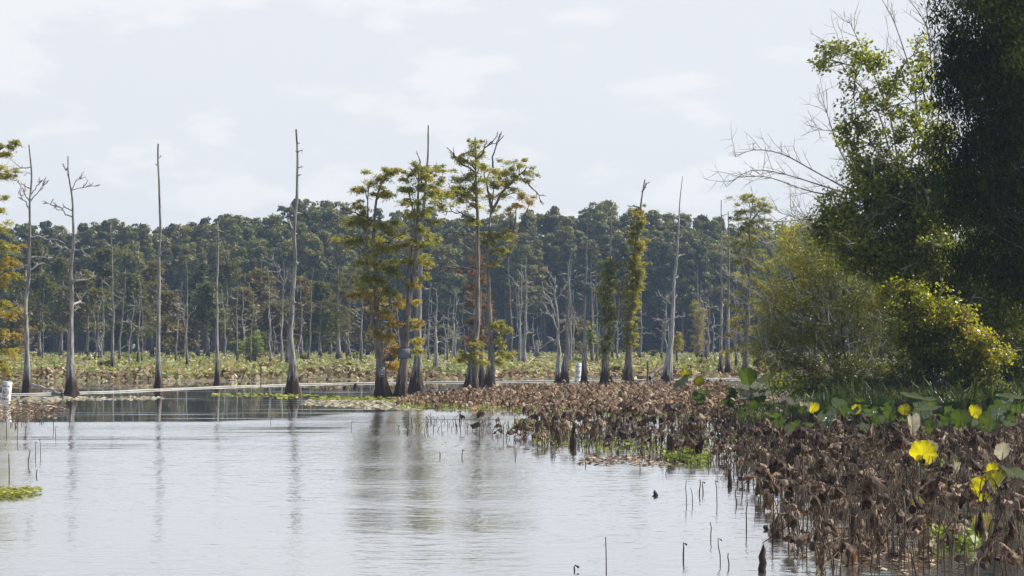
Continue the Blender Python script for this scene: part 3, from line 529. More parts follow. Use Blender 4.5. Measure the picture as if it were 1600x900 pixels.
# ------------------------------------------------------------ right bank: trees, willow, vines
def leafy(name, label, cat, base, blobs, mat, leaf, nper, branchmat='branch_dark', gap=.0, trunk_r=.18, tint=.45, vert=.3, twigs=0, twig_len=1.0, clump=.28, stems=3, hang=0.):
    """blobs: (px, py, D, rx px, ry px, weight); leaf clumps spread in each, fed by branches from the base"""
    bx, bD = base; b = np.array([X(bx, bD), bD, .3]); root = empty(name, b); f = MB(); sts = []; tws = []
    cens = []
    if name == 'vine_covered_tree': blobs = sorted(blobs, key=lambda q: -q[1])
    for bl in blobs:
        px, py, D, rx, ry = bl[:5]; wgt = bl[5] if len(bl) > 5 else 1.; s = D/F
        if name == 'vine_covered_tree' and py < 232: wgt *= .62
        c = np.array([X(px, D), D, Z(py, D)])-b; a = np.array([rx*s, (rx+ry)/2*s*.9, ry*s]); vol = a[0]*a[2]
        nc = max(4, int(vol*nper*wgt/55)); d = rvec(nc); rad = U(.15, 1, nc)**.45*U(.8, 1.12, nc)
        C = c+d*rad[:, None]*a; cens.append((c, a))
        n = int(nc*55); k = rs.randint(0, nc, n); off = rs.normal(size=(n, 3))*clump*np.array([1, 1, .75])
        off[:, 2] -= hang*np.abs(rs.normal(size=n)); P = C[k]+off
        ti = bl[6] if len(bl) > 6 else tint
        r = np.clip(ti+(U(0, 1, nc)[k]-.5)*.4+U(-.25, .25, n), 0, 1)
        dd_ = unit(d[k]*.5+np.array([0, 0, .5])); leaves(f, P, dd_, r, *leaf, jit=.9, vert=vert)
        # branch to the blob, then twigs to the clumps
        st = MB(); sts.append(st); p0 = np.array([U(-.2, .2), U(-.2, .2), -.4]); 
        low = [cc for cc, _ in cens[:-1] if cc[2] < c[2]-.15]
        if name == 'vine_covered_tree' and py < 330 and low:            # side boughs spring from the boughs below them
            p0 = min(low, key=lambda cc: np.linalg.norm(cc+np.array([.5, 0, -.6])-c))+rs.normal(size=3)*.05
        v = c-p0; ln = np.linalg.norm(v)
        pts = [p0+v*np.array([q**1.9, q**1.9, q])+np.array([0, 0, math.sin(q*3.1)*ln*.05])+rs.normal(size=3)*ln*.014*(q > 0) for q in np.linspace(0, 1, 9)]
        st.tube(pts, np.linspace(trunk_r*min(1, ln/9+.1)*.7, .018, 9), 7)
        for i in rs.choice(nc, min(nc, 22), replace=False):
            q0 = pts[rs.randint(5, 9)]; v2 = C[i]-q0; st.tube([q0, q0+v2*.5+rs.normal(size=3)*.08, C[i]], [.022, .014, .006], 4)
        for _ in range(int(twigs*wgt)):
            tw = MB(); tws.append(tw); i = rs.randint(nc); limb(tw, C[i], d[i]+rs.normal(size=3)*.5+np.array([-.15, -.1, .2]), twig_len*U(.5, 1.3), .011, .15, .3, 1, 3, 6)
    for st in sts: st.build('branch', M[branchmat], root, smooth=True)
    f.build('foliage', M[mat], root)
    for tw in tws: tw.build('bare_twig', M['branch'], root)
    tag(root, label, cat); return root
# big shaded tree at the right edge
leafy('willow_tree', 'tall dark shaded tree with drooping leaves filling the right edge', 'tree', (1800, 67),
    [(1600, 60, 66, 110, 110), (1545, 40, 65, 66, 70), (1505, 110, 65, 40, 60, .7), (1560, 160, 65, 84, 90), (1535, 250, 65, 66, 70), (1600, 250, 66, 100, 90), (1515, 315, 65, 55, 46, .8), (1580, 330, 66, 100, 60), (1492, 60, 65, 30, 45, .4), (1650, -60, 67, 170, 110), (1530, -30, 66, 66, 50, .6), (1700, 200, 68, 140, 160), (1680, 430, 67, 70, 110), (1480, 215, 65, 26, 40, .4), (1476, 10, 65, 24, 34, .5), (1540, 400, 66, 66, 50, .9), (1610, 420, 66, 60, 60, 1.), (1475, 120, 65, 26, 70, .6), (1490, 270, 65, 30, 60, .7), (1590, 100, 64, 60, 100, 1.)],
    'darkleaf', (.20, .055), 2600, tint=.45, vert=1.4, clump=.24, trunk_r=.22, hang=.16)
# vine-draped tree
leafy('vine_covered_tree', 'vine-covered tree with loose leaf garlands and bare twigs against the sky', 'tree', (1440, 79),
    [(1300, 72, 77, 26, 16, .8), (1290, 95, 77, 12, 22, .6), (1335, 78, 77, 32, 16, .9), (1375, 92, 77, 34, 18, .9), (1340, 185, 77, 22, 26, .8), (1400, 130, 77, 30, 24, .7), (1320, 205, 77, 16, 18, .6), (1340, 110, 77, 20, 22, .5), (1410, 110, 77, 26, 28, .5), (1335, 150, 77, 18, 32, .5), (1365, 140, 77, 22, 22, .4), (1440, 80, 77, 20, 30, .35), (1345, 210, 77, 30, 28, .8), (1385, 170, 77, 26, 24, .55), (1385, 215, 77, 34, 28, .7), (1430, 160, 77, 26, 40, .5), (1425, 210, 77, 32, 34, .7), (1455, 200, 77, 22, 50, .7), (1335, 250, 77, 18, 18, .5), (1350, 270, 77, 30, 26, 1.1), (1310, 320, 77, 26, 28, 1.2), (1300, 360, 77, 30, 30, 1.1), (1375, 262, 77, 34, 28, 1.1), (1410, 275, 76, 42, 36, 1.1), (1455, 290, 76, 40, 45, 1.1), (1380, 310, 76, 42, 38, 1.5), (1335, 335, 76, 34, 32, 1.5), (1420, 340, 76, 46, 40, 1.4), (1365, 375, 75.5, 58, 38, 1.6), (1440, 390, 75.5, 60, 44, 1.5), (1340, 290, 76, 24, 24, .7), (1450, 330, 76, 40, 60, 1.3), (1470, 230, 76, 28, 60, 1.2), (1450, 140, 76, 22, 50, .7), (1330, 395, 76, 40, 30, 1.3), (1480, 300, 76, 30, 60, 1.3), (1400, 420, 76, 60, 34, 1.4)],
    'vine', (.15, .105), 1700, tint=.55, vert=.5, clump=.19, twigs=6, twig_len=1.3, hang=.05, trunk_r=.14, branchmat='branch_dark')
# willow bush
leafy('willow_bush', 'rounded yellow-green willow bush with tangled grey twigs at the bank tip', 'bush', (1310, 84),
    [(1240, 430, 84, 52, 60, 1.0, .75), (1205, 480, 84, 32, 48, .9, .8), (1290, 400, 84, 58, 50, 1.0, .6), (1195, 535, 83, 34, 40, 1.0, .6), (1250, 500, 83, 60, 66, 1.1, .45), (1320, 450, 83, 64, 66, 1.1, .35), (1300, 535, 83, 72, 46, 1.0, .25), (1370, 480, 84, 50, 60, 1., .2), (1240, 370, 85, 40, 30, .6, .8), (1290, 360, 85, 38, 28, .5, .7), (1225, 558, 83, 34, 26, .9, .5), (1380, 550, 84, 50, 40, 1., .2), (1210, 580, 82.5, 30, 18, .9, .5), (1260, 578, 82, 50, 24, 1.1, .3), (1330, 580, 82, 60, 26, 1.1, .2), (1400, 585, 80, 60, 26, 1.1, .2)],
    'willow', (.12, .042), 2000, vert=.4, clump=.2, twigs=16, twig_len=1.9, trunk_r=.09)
# arching vine mound; sunlit top and shaded inside are put into the leaf tints
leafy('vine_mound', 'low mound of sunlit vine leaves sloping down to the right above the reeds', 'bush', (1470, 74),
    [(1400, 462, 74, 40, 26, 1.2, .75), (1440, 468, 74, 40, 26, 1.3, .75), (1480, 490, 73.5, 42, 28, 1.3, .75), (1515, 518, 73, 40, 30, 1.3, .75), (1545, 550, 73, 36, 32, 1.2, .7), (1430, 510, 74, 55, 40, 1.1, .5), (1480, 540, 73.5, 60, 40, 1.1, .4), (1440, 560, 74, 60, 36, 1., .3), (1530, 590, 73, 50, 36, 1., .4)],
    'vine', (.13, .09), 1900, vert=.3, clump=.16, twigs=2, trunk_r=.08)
leafy('understory_bush', 'dark leafy bush with scattered bright leaves under the tall dark tree', 'bush', (1600, 80),
    [(1340, 605, 78, 70, 22, 1.3, .3), (1250, 602, 79, 60, 20, 1.3, .4), (1420, 605, 78, 60, 24, 1.2, .2), (1560, 350, 80, 60, 40, 1., .5), (1500, 400, 79, 60, 45, 1., .5), (1570, 410, 78.5, 60, 50, 1., .6), (1590, 480, 78.5, 50, 60, 1., .5), (1540, 470, 79, 60, 50, 1., .3), (1600, 560, 78, 50, 60, 1., .3), (1480, 590, 78.5, 70, 34, 1.2, .2), (1570, 600, 78, 60, 34, 1.2, .2), (1480, 470, 80, 60, 60, 1.2, .2), (1460, 430, 80, 60, 45, 1., .3), (1420, 420, 80, 50, 50, 1., .3)],
    'vine', (.13, .085), 1700, vert=.5, clump=.2, twigs=2)
leafy('bank_tree', 'pale green tree showing behind the willow bush', 'tree', (1270, 150),
    [(1235, 365, 150, 30, 25, 1.), (1275, 355, 150, 34, 26, 1.), (1315, 345, 150, 30, 30, 1.), (1260, 400, 150, 50, 40, 1.), (1310, 400, 150, 50, 50, 1.)], 'lime', (.22, .14), 260, tint=.2, clump=.4)
leafy('bank_tree', 'green backdrop tree hidden deep behind the vines', 'tree', (1480, 110),
    [(1420, 420, 108, 90, 90, 1.), (1520, 400, 108, 90, 90, 1.), (1400, 520, 108, 90, 70, 1.), (1500, 520, 108, 90, 70, 1.), (1600, 420, 110, 90, 120, 1.), (1600, 250, 110, 70, 100, 1.)], 'vine', (.2, .12), 330, tint=.2, clump=.35)
# bare grey tree arching left over the water
def bare_tree():
    D = 79.; b = np.array([X(1440, D), D, .3]); s = D/F; loc = lambda x, y, dy=0.: np.array([X(x, D), D+dy, Z(y, D)])-b
    root = empty('leafless_tree', b); mt = MB()
    mt.tube([loc(1440, 600), loc(1432, 480), loc(1415, 390), loc(1400, 320)], [.15, .12, .09, .07], 8); mt.build('trunk', M['branch_dark'], root, smooth=True)
    arcs = [[(1405, 340), (1340, 305), (1290, 292), (1230, 270), (1170, 262), (1135, 292)], [(1395, 318), (1330, 300), (1270, 262), (1220, 238), (1175, 232), (1150, 245)], [(1400, 322), (1330, 308), (1260, 300), (1200, 275), (1160, 275)], [(1405, 345), (1330, 345), (1270, 340), (1210, 348), (1180, 338)], [(1400, 360), (1320, 370), (1260, 345), (1215, 332)],
            [(1400, 320), (1340, 275), (1310, 230), (1295, 190), (1280, 130)], [(1400, 320), (1370, 230), (1310, 205), (1275, 200)], [(1410, 330), (1395, 180), (1345, 60), (1330, 25)], [(1420, 330), (1440, 150), (1400, 30), (1375, -15)], [(1420, 340), (1460, 150), (1450, 40), (1400, -30)], [(1430, 340), (1470, 180), (1460, 60), (1445, -20)], [(1410, 300), (1370, 160), (1320, 110), (1300, 70)]]
    for a in arcs:
        m_ = MB(); pts = np.array([loc(*q, dy=U(-.5, .5)) for q in a]); tt = np.linspace(0, 1, 16); t0 = np.linspace(0, 1, len(a))
        P = np.stack([np.interp(tt, t0, pts[:, k]) for k in range(3)], -1)
        for _ in range(2): P[1:-1] = .25*P[:-2]+.5*P[1:-1]+.25*P[2:]
        m_.tube(P, np.linspace(.045, .010, 16), 5)
        for _ in range(17):
            i = rs.randint(4, 16); dv_ = unit(P[min(i+1, 15)]-P[i-1]+rs.normal(size=3)*.5+np.array([-.1, 0, .2])); limb(m_, P[i], dv_, U(.5, 1.5), .011, .1, .25, 1, 3, 6)
        m_.build('limb', M['branch'], root)
    tag(root, 'leafless grey tree arching its fine twigs left over the water', 'dead tree')
bare_tree()
# reeds
mb = MB(); n = 7500
px = U(1150, 1640, n); D = U(64.5, 76, n); x = X(px, D); h = U(.6, 1.85, n)*np.clip((px-1180)/120, .35, 1); ln = rs.normal(size=(n, 2))*.48; ln[:, 0] += .3*np.sin(x*1.3)-.15; h = h*(.72+.28*np.sin(x*1.9+D*.8))
for j in range(3):
    t0, t1 = j/3, (j+1)/3; w0, w1 = .018*(1-t0**2)+.002, .018*(1-t1**2)+.001
    pA = np.stack([x+ln[:, 0]*t0**2*h, D+ln[:, 1]*t0**2*h, .3+h*t0-.25*h*abs(ln[:, 0])*t0**2], -1); pB = np.stack([x+ln[:, 0]*t1**2*h, D+ln[:, 1]*t1**2*h, .3+h*t1-.5*h*abs(ln[:, 0])*t1**2*(1.4 if j == 2 else .5)], -1)
    if j: pA = last
    last = pB; wd = np.stack([np.cos(x*50), np.sin(x*50), 0*x], -1)
    V = np.stack([pA-wd*w0, pA+wd*w0, pB+wd*w1, pB-wd*w1], 1).reshape(-1, 3)
    rr = np.random.RandomState(3).uniform(0, 1, n); mb.add(V, np.arange(4*n).reshape(-1, 4), rr)
tag(mb.build('reeds', M['grass']), 'long green reed blades leaning along the bank below the bushes', 'reeds', kind='stuff')
# ------------------------------------------------------------ lotus
def disc(Rr, seed, cup, wave, fold=0., seg=22, rings=5):
    q = np.random.RandomState(seed); th = np.arange(seg)*2*np.pi/seg; t = np.linspace(.02, 1, rings)
    ph = q.uniform(0, 6, 4); rim = 1+.05*np.sin(3*th+ph[0])+.04*np.sin(7*th+ph[1])+.03*q.normal(size=seg)
    rr = Rr*t[:, None]*rim[None]; x = rr*np.cos(th); y = rr*np.sin(th)
    z = cup*Rr*t[:, None]**2+wave*Rr*t[:, None]**2*(np.sin(4*th+ph[2])*.6+np.sin(7*th+ph[3])*.4)[None]+fold*np.abs(x)*1.0
    x = x*(1-.45*min(1, abs(fold)))
    V = np.stack([x, y, z], -1).reshape(-1, 3); i = np.arange(rings-1)[:, None]*seg; j = np.arange(seg)[None]; k = (j+1) % seg
    return V, np.stack([i+j, i+k, i+seg+k, i+seg+j], -1).reshape(-1, 4)
def dead_leaf(seed, Rr=.24):
    """withered leaf collapsed like a folded umbrella under the stalk tip"""
    q = np.random.RandomState(seed); seg, rings = 18, 6; th = np.arange(seg)*2*np.pi/seg; t = np.linspace(.03, 1, rings)
    open_ = q.uniform(.28, .75); ph = q.uniform(0, 6, 5); H = Rr*q.uniform(.8, 1.6)*(1.25-open_)
    fl = .34*np.sin(6*th+ph[0])+.22*np.sin(9*th+ph[1])+.12*q.normal(size=seg)
    rr = Rr*open_*(t[:, None]**.7)*(1+fl[None]*t[:, None])
    side = q.uniform(-.7, .7, 2)*Rr
    x = rr*np.cos(th)+side[0]*t[:, None]**1.5; y = rr*np.sin(th)*q.uniform(.5, 1)+side[1]*t[:, None]**1.5
    z = -H*t[:, None]**1.3*(1+.3*np.sin(2*th+ph[2])+.18*np.sin(5*th+ph[3]))[None]+.11*Rr*q.normal(size=(rings, seg))*t[:, None]
    V = np.stack([x, y, z], -1).reshape(-1, 3); i = np.arange(rings-1)[:, None]*seg; j = np.arange(seg)[None]; k = (j+1) % seg
    return V, np.stack([i+j, i+k, i+seg+k, i+seg+j], -1).reshape(-1, 4), t
def stalk(h, seed, bend=.3, r=.010, hook=True):
    q = np.random.RandomState(seed); a = q.uniform(0, 6.28); l = q.uniform(0, bend)*h; n = 8; t = np.linspace(0, 1, n)
    P = np.stack([math.cos(a)*l*t**1.6, math.sin(a)*l*t**1.6, -.15+(h+.15)*t], -1)+q.normal(size=(n, 3))*.008
    if hook:
        hx = q.uniform(.04, .12); tip = P[-1]; P = np.concatenate([P, [tip+[math.cos(a)*hx*.6, math.sin(a)*hx*.6, .02], tip+[math.cos(a)*hx, math.sin(a)*hx, -.04]]])
    return P, np.linspace(r*1.15, r*.75, len(P))
DV = []
for k in range(14):
    h = 1.0; P, rr = stalk(.42+.035*k if k % 2 else .75-.02*k, 40+k); V, Fq, t = dead_leaf(k, .17+.012*(k % 7)); DV.append((P, rr, V+P[-1], Fq))
def rotz(V, a, s=1.):
    c, s_ = math.cos(a), math.sin(a); return np.stack([V[:, 0]*c-V[:, 1]*s_, V[:, 0]*s_+V[:, 1]*c, V[:, 2]], -1)*s
def poly_pick(n, poly):
    """random ground points inside a polygon given in picture rows and columns of the ground"""
    g = [(X(x, gy(y)), gy(y)) for x, y in poly]; gx = [p[0] for p in g]; gyv = [p[1] for p in g]; out = []
    while len(out) < n:
        x, y = U(min(gx), max(gx)), U(min(gyv), max(gyv)); c = False; j = len(g)-1
        for i in range(len(g)):
            if (g[i][1] > y) != (g[j][1] > y) and x < (g[j][0]-g[i][0])*(y-g[i][1])/(g[j][1]-g[i][1])+g[i][0]: c = not c
            j = i
        if c: out.append((x, y))
    return out
# (a) the dense low brown bed beyond, one mass
mb = MB(); ms = MB()
bed_poly = [(610, 636), (700, 641), (820, 646), (950, 652), (1100, 662), (1400, 668), (1400, 612), (1150, 604), (1000, 605), (880, 608), (780, 612), (700, 620), (640, 628)]
for (x, y) in poly_pick(8500, bed_poly):
    V, Fq = None, None; P, rr, V, Fq = DV[rs.randint(14)]; s = U(.45, .75); a = U(0, 6.28)
    if U() < .45: V, Fq = disc(U(.08, .16), rs.randint(999), U(-.6, .5), .35, U(-.8, .8), 10, 3); Rm = Matrix.Rotation(U(-1.3, 1.3), 3, 'X') @ Matrix.Rotation(U(-1, 1), 3, 'Y'); V = V @ np.array(Rm).T; V = V+np.array([0, 0, U(.15, .4)]); s = 1
    V = rotz(V, a, s)+np.array([x, y, U(-.08, .02)])
    mb.add(V, Fq, np.clip(U(.35, .95)+U(-.15, .15, len(Fq)), 0, 1))
for (x, y) in poly_pick(2500, bed_poly): h = U(.2, .5); ms.tube([(x, y, -.1), (x+U(-.05, .05), y, h/2), (x+U(-.12, .12), y, h)], [.012, .011, .008], 4)
tag(mb.build('withered_lotus_bed', M['brownleaf']), 'dense bed of curled brown lotus leaves stretching right of the cypresses', 'lotus bed', kind='stuff')
tag(ms.build('lotus_bed_stalks', M['stalk']), 'short brown stalks within the dense lotus bed', 'lotus stalks', kind='stuff')
# (b) nearer stand: collect positions, the nearest 290 as things, the rest as one mass
pos = []
pos += [(p, 0) for p in poly_pick(440, [(800, 690), (870, 705), (960, 708), (1060, 722), (1200, 735), (1450, 735), (1450, 668), (1100, 662), (950, 655), (830, 662)])]
pos += [(p, 1) for p in poly_pick(560, [(1160, 722), (1260, 745), (1350, 790), (1470, 845), (1560, 885), (1700, 905), (1700, 665), (1300, 665), (1150, 705)])]
pos += [(p, 1) for p in poly_pick(130, [(1130, 735), (1190, 800), (1220, 865), (1330, 930), (1700, 930), (1560, 885), (1470, 845), (1350, 790), (1230, 740)])]
pos += [(p, 0) for p in poly_pick(28, [(700, 672), (820, 700), (1050, 724), (1050, 700), (830, 672)])]
def vis(p): px = 800+p[0]/p[1]*F; return px < 1612 and p[1] > 25.5
allp = sorted([p for p, k in pos if vis(p)], key=lambda p: p[1])
near, rest = allp[:285], allp[285:]
variants = []
desc = ['hanging leaf folded like a closed umbrella', 'half-open crumpled leaf', 'leaf drooping to one side', 'tightly shrivelled leaf', 'ragged fluted leaf', 'small twisted leaf', 'broad sagging leaf']
for k in range(14):
    P, rr, V, Fq = DV[k]; m1_ = MB(); m1_.tube(P, rr, 6, r=U(.2, .8)); m2_ = MB(); m2_.add(V, Fq, np.clip(U(.15, .6)+U(-.28, .32, len(Fq)), 0, 1)); variants.append([m1_, m2_, None])
for i, (x, y) in enumerate(near):
    k = rs.randint(14); vr = variants[k]; lab = 'withered brown lotus stalk in the right foreground with '+desc[k % 7]; grp = 'withered lotus in the right foreground, '+desc[k % 7]
    if vr[2] is None:
        root = empty('withered_lotus', (0, 0, 0)); a_ = vr[0].build('stalk', M['stalk'], root, smooth=True); b_ = vr[1].build('leaf', M['brownleaf'], root); vr[2] = (root, a_, b_)
    else:
        root = vr[2][0].copy(); COL.objects.link(root)
        for c_ in vr[2][1:]: c2 = c_.copy(); COL.objects.link(c2); c2.parent = root
    s = U(.65, 1.2)*(1.0 if y > 30 else .85); root.location = (x, y, U(-.1, 0)); root.rotation_euler = (0, 0, U(0, 6.28)); root.scale = (s, s, s*U(.85, 1.15)); tag(root, lab, 'lotus plant', grp)
mb = MB(); ms = MB()
for (x, y) in rest:
    P, rr, V, Fq = DV[rs.randint(14)]; a = U(0, 6.28); s = U(.7, 1.15); t0 = np.array([x, y, U(-.1, 0)]); hz = U(.8, 1.2)
    V2 = rotz(V, a, s)*np.array([1, 1, hz])+t0; mb.add(V2, Fq, np.clip(U(.15, .7)+U(-.28, .32, len(Fq)), 0, 1)); ms.tube(rotz(P, a, s)*np.array([1, 1, hz])+t0, rr, 5, r=U(.2, .9))
tag(mb.build('withered_lotus_leaves', M['brownleaf']), 'brown drooping lotus leaves in the middle of the right-hand stand', 'lotus leaves', kind='stuff')
tag(ms.build('withered_lotus_stalks', M['stalk']), 'brown stalks of the middle part of the right-hand lotus stand', 'lotus stalks', kind='stuff')
# dense leafless stalks among the foreground stand (uncountable)
ms = MB()
for (x, y) in poly_pick(2600, [(1190, 735), (1350, 795), (1460, 845), (1560, 890), (1700, 915), (1750, 925), (1750, 660), (1280, 660), (1160, 705)])+poly_pick(800, [(830, 690), (960, 700), (1100, 722), (1200, 780), (1250, 890), (1550, 925), (1420, 810), (1250, 735), (1200, 700), (850, 672)]):
    h = U(.2, .8); a = U(0, 6.28); l = U(0, .5)*h; r = U(.004, .009); p1 = (x+math.cos(a)*l*.4, y+math.sin(a)*l*.4, h*.6); p2 = (x+math.cos(a)*l, y+math.sin(a)*l, h)
    pts = [(x, y, -.1), p1, p2]; rr = [r, r, r*.8]
    if U() < .45: g_ = U(.1, .4); pts.append((p2[0]+math.cos(a)*g_, p2[1]+math.sin(a)*g_, max(0, h-U(.05, .5)))); rr.append(r*.7)
    ms.tube(pts, rr, 4)
    if U() < .5:
        V, Fq = disc(U(.04, .10), rs.randint(999), U(-.9, .9), .5, U(-.9, .9), 8, 3); V = V @ np.array(Matrix.Rotation(U(-1.4, 1.4), 3, 'X')).T; ms.add(V+np.array(pts[-1]), Fq, U(.3, 1))
tag(ms.build('lotus_stalk_thicket', M['stalk']), 'tangle of bent brown stalks filling the right foreground', 'lotus stalks', kind='stuff')
# (c) living lotus leaves, each a plant with stalk and leaf
def lotus(px, py, D, wpx, mat, label, tilt=(0, 0), fold=0., cup=.12, wave=.1, group=None):
    z = Z(py, D); b = np.array([X(px, D), D, 0]); root = empty('lotus_plant', b); Rr = wpx*D/F/2
    V, Fq = disc(Rr, rs.randint(9999), cup, wave, fold, 44, 7); Rm = Matrix.Rotation(tilt[0], 3, 'X') @ Matrix.Rotation(tilt[1], 3, 'Y') @ Matrix.Rotation(U(0, 6.28) if not fold else U(-.3, .3), 3, 'Z'); V = V @ np.array(Rm).T
    m_ = MB(); m_.add(V+np.array([0, 0, z]), Fq, np.clip(U(.3, .6)+.16*np.tile(np.array([.9, 0, -.3, -.3]), 11*6)[:len(Fq)]+U(-.12, .12, len(Fq))-np.repeat([0, 0, .05, .08, .15, .4], 44)*U(.3, 1.2, len(Fq)), 0, 1)); lf = m_.build('leaf', M[mat], root, smooth=True)
    q = MB(); a = U(-.3, .3); q.tube([(a, .1, -.2), (a*.7, .05, z*.5), (0, 0, z-.003)], [.013, .011, .008], 6, r=.6); q.build('stalk', M['lgreen' if mat != 'lpale' else 'stalk'], root, smooth=True)
    tag(root, label, 'lotus plant', group)
lotus(1441, 710, 42, 46, 'lyellow', 'bright yellow lotus leaf facing the water, left of the two largest', (-1.0, .35), .15, .25, .16)
lotus(1452, 700, 42.2, 26, 'lpale', 'white papery curl at the top of the left bright yellow leaf', (-.9, .6), .7)
lotus(1550, 765, 36, 66, 'lyellow', 'largest bright yellow lotus leaf near the right edge', (-.95, -.35), .25, .25, .16)
lotus(1548, 735, 36.5, 26, 'lyellow', 'small ragged yellow leaf just above the largest yellow one', (-1.3, .4), .6, .2, .3)
lotus(1590, 745, 36, 60, 'lblue', 'shiny blue-grey lotus leaf cut by the right edge', (-.25, .35), .1)
lotus(1566, 706, 40, 30, 'lpale', 'pale papery lotus leaf curled upright near the right edge', (-1.2, .1), .5)
lotus(1425, 665, 47, 34, 'lpale', 'pale cream folded lotus leaf with ribs below the blue-grey pair', (-1.0, .3), .9, .2, .2)
lotus(1432, 622, 56, 56, 'lblue', 'wide blue-grey lotus leaf lying flat before the reeds, upper of the pair', (-.1, .2), 0)
lotus(1450, 640, 53, 44, 'lblue', 'blue-grey lotus leaf of the pair before the reeds, lower one', (-.2, -.1), 0)
lotus(1585, 622, 54, 58, 'lblue', 'wide grey-green lotus leaf before the reeds at the right edge', (-.1, .1), 0)
lotus(1200, 593, 70, 40, 'lblue', 'shiny grey lotus leaf on the tip of the bank under the willow bush', (-.3, -.4), .2)
lotus(1168, 590, 71, 34, 'lgreen', 'green lotus leaf left of the shiny grey one on the bank tip', (-1.0, .1), .3)
lotus(1068, 598, 82, 34, 'lblue', 'grey-green tilted lotus leaf rising above the brown bed', (-.5, -.6), .2)
lotus(1072, 585, 83, 20, 'lyellow', 'yellow leaf rising behind the tilted grey-green one above the brown bed', (-.9, 0), .2)
lotus(1092, 596, 82, 18, 'lyellow', 'small yellow leaf right of the tilted grey-green one above the brown bed', (-1.1, 0), .2)
lotus(860, 601, 118, 20, 'lpale', 'pale whitish lotus leaf lying at the back of the brown bed near the hooked tree', (-.2, 0), .1)
lotus(1270, 638, 60, 23, 'lyellow', 'yellow lotus leaf with pale neighbour in the green patch centre', (-.9, .2), .3)
lotus(1255, 641, 59, 28, 'lpale', 'pale folded leaf just left of the centre yellow one', (-.6, .3), .8)
lotus(1338, 640, 57, 19, 'lyellow', 'yellow lotus leaf under the reeds in the middle of the bank', (-1.1, 0), .2)
lotus(1238, 632, 61, 36, 'lpale', 'whitish flat lotus leaf in the green patch left of centre', (-.25, .3), .4)
lotus(1310, 634, 58, 32, 'lblue', 'blue-grey tilted lotus leaf in the green patch centre', (-.6, .5), .2)
lotus(1413, 640, 54, 20, 'lyellow', 'small yellow leaf beside the blue-grey pair before the reeds', (-1.2, 0), .1)
lotus(1500, 655, 54, 34, 'lgreen', 'upright green lotus leaf in shade, left of two near the right edge', (-1.2, .1), .1)
lotus(1545, 660, 53, 38, 'lgreen', 'upright green lotus leaf in shade, right of two near the right edge', (-1.15, -.1), .15)
lotus(1100, 655, 70, 24, 'lpale', 'pale leaf lying over the brown stand below the tilted grey-green one', (-.3, .3), .4)
lotus(1212, 668, 60, 20, 'lyellow', 'yellow-green lotus leaf low among the brown stalks left of the green patch', (-1.0, .4), .5)
lotus(1495, 735, 40, 26, 'lpale', 'small papery leaf between the two bright yellow leaves', (-1.1, -.2), .8)
for i in range(150):
    px = 1085+U()**.8*520; D = U(52, 68) if px > 1200 else U(64, 80); py = HY+(CZ-U(.65, 1.15))*F/D
    mt = rs.choice(['lgreen', 'lgreen', 'lgreen', 'lblue', 'lyellow', 'lpale'], p=[.35, .25, .17, .14, .03, .06])
    c_ = {'lgreen': 'green', 'lblue': 'grey-green', 'lyellow': 'yellow', 'lpale': 'papery pale'}[mt]; tl = U() < .5
    lotus(px, py, D, U(.26, .5)*F/D, mt, c_+(' tilted' if tl else ' flat')+' lotus leaf in the green belt between reeds and brown stand', (U(-1.3, -.6), U(-.5, .5)) if tl else (U(-.35, .1), U(-.3, .3)), U(0, .6), U(.05, .25), U(.08, .25), group=c_+(' tilted' if tl else ' flat')+' lotus leaves in the green belt')
# tiny green leaves among the brown stands
mb = MB()
for poly, n in (([(620, 638), (1000, 652), (1250, 668), (1250, 655), (900, 642), (640, 632)], 1600), ([(830, 700), (1080, 722), (1110, 712), (1080, 680), (840, 680)], 420), ([(1035, 722), (1110, 728), (1110, 712), (1040, 712)], 500), ([(1440, 850), (1520, 862), (1530, 845), (1450, 838)], 320), ([(1000, 690), (1300, 730), (1500, 740), (1500, 690), (1100, 672)], 900), ([(800, 668), (890, 676), (890, 668), (800, 662)], 260)):
    q = np.array(poly_pick(n, poly)); P = np.stack([q[:, 0], q[:, 1], U(.02, .22, n)], -1); leaves(mb, P, np.tile([0, 0, 1.], (n, 1)), U(0, 1, n), .15, .11, jit=.8)
tag(mb.build('young_leaves', M['lime']), 'tiny bright green leaves sprouting between the brown lotus', 'ground cover', kind='stuff')
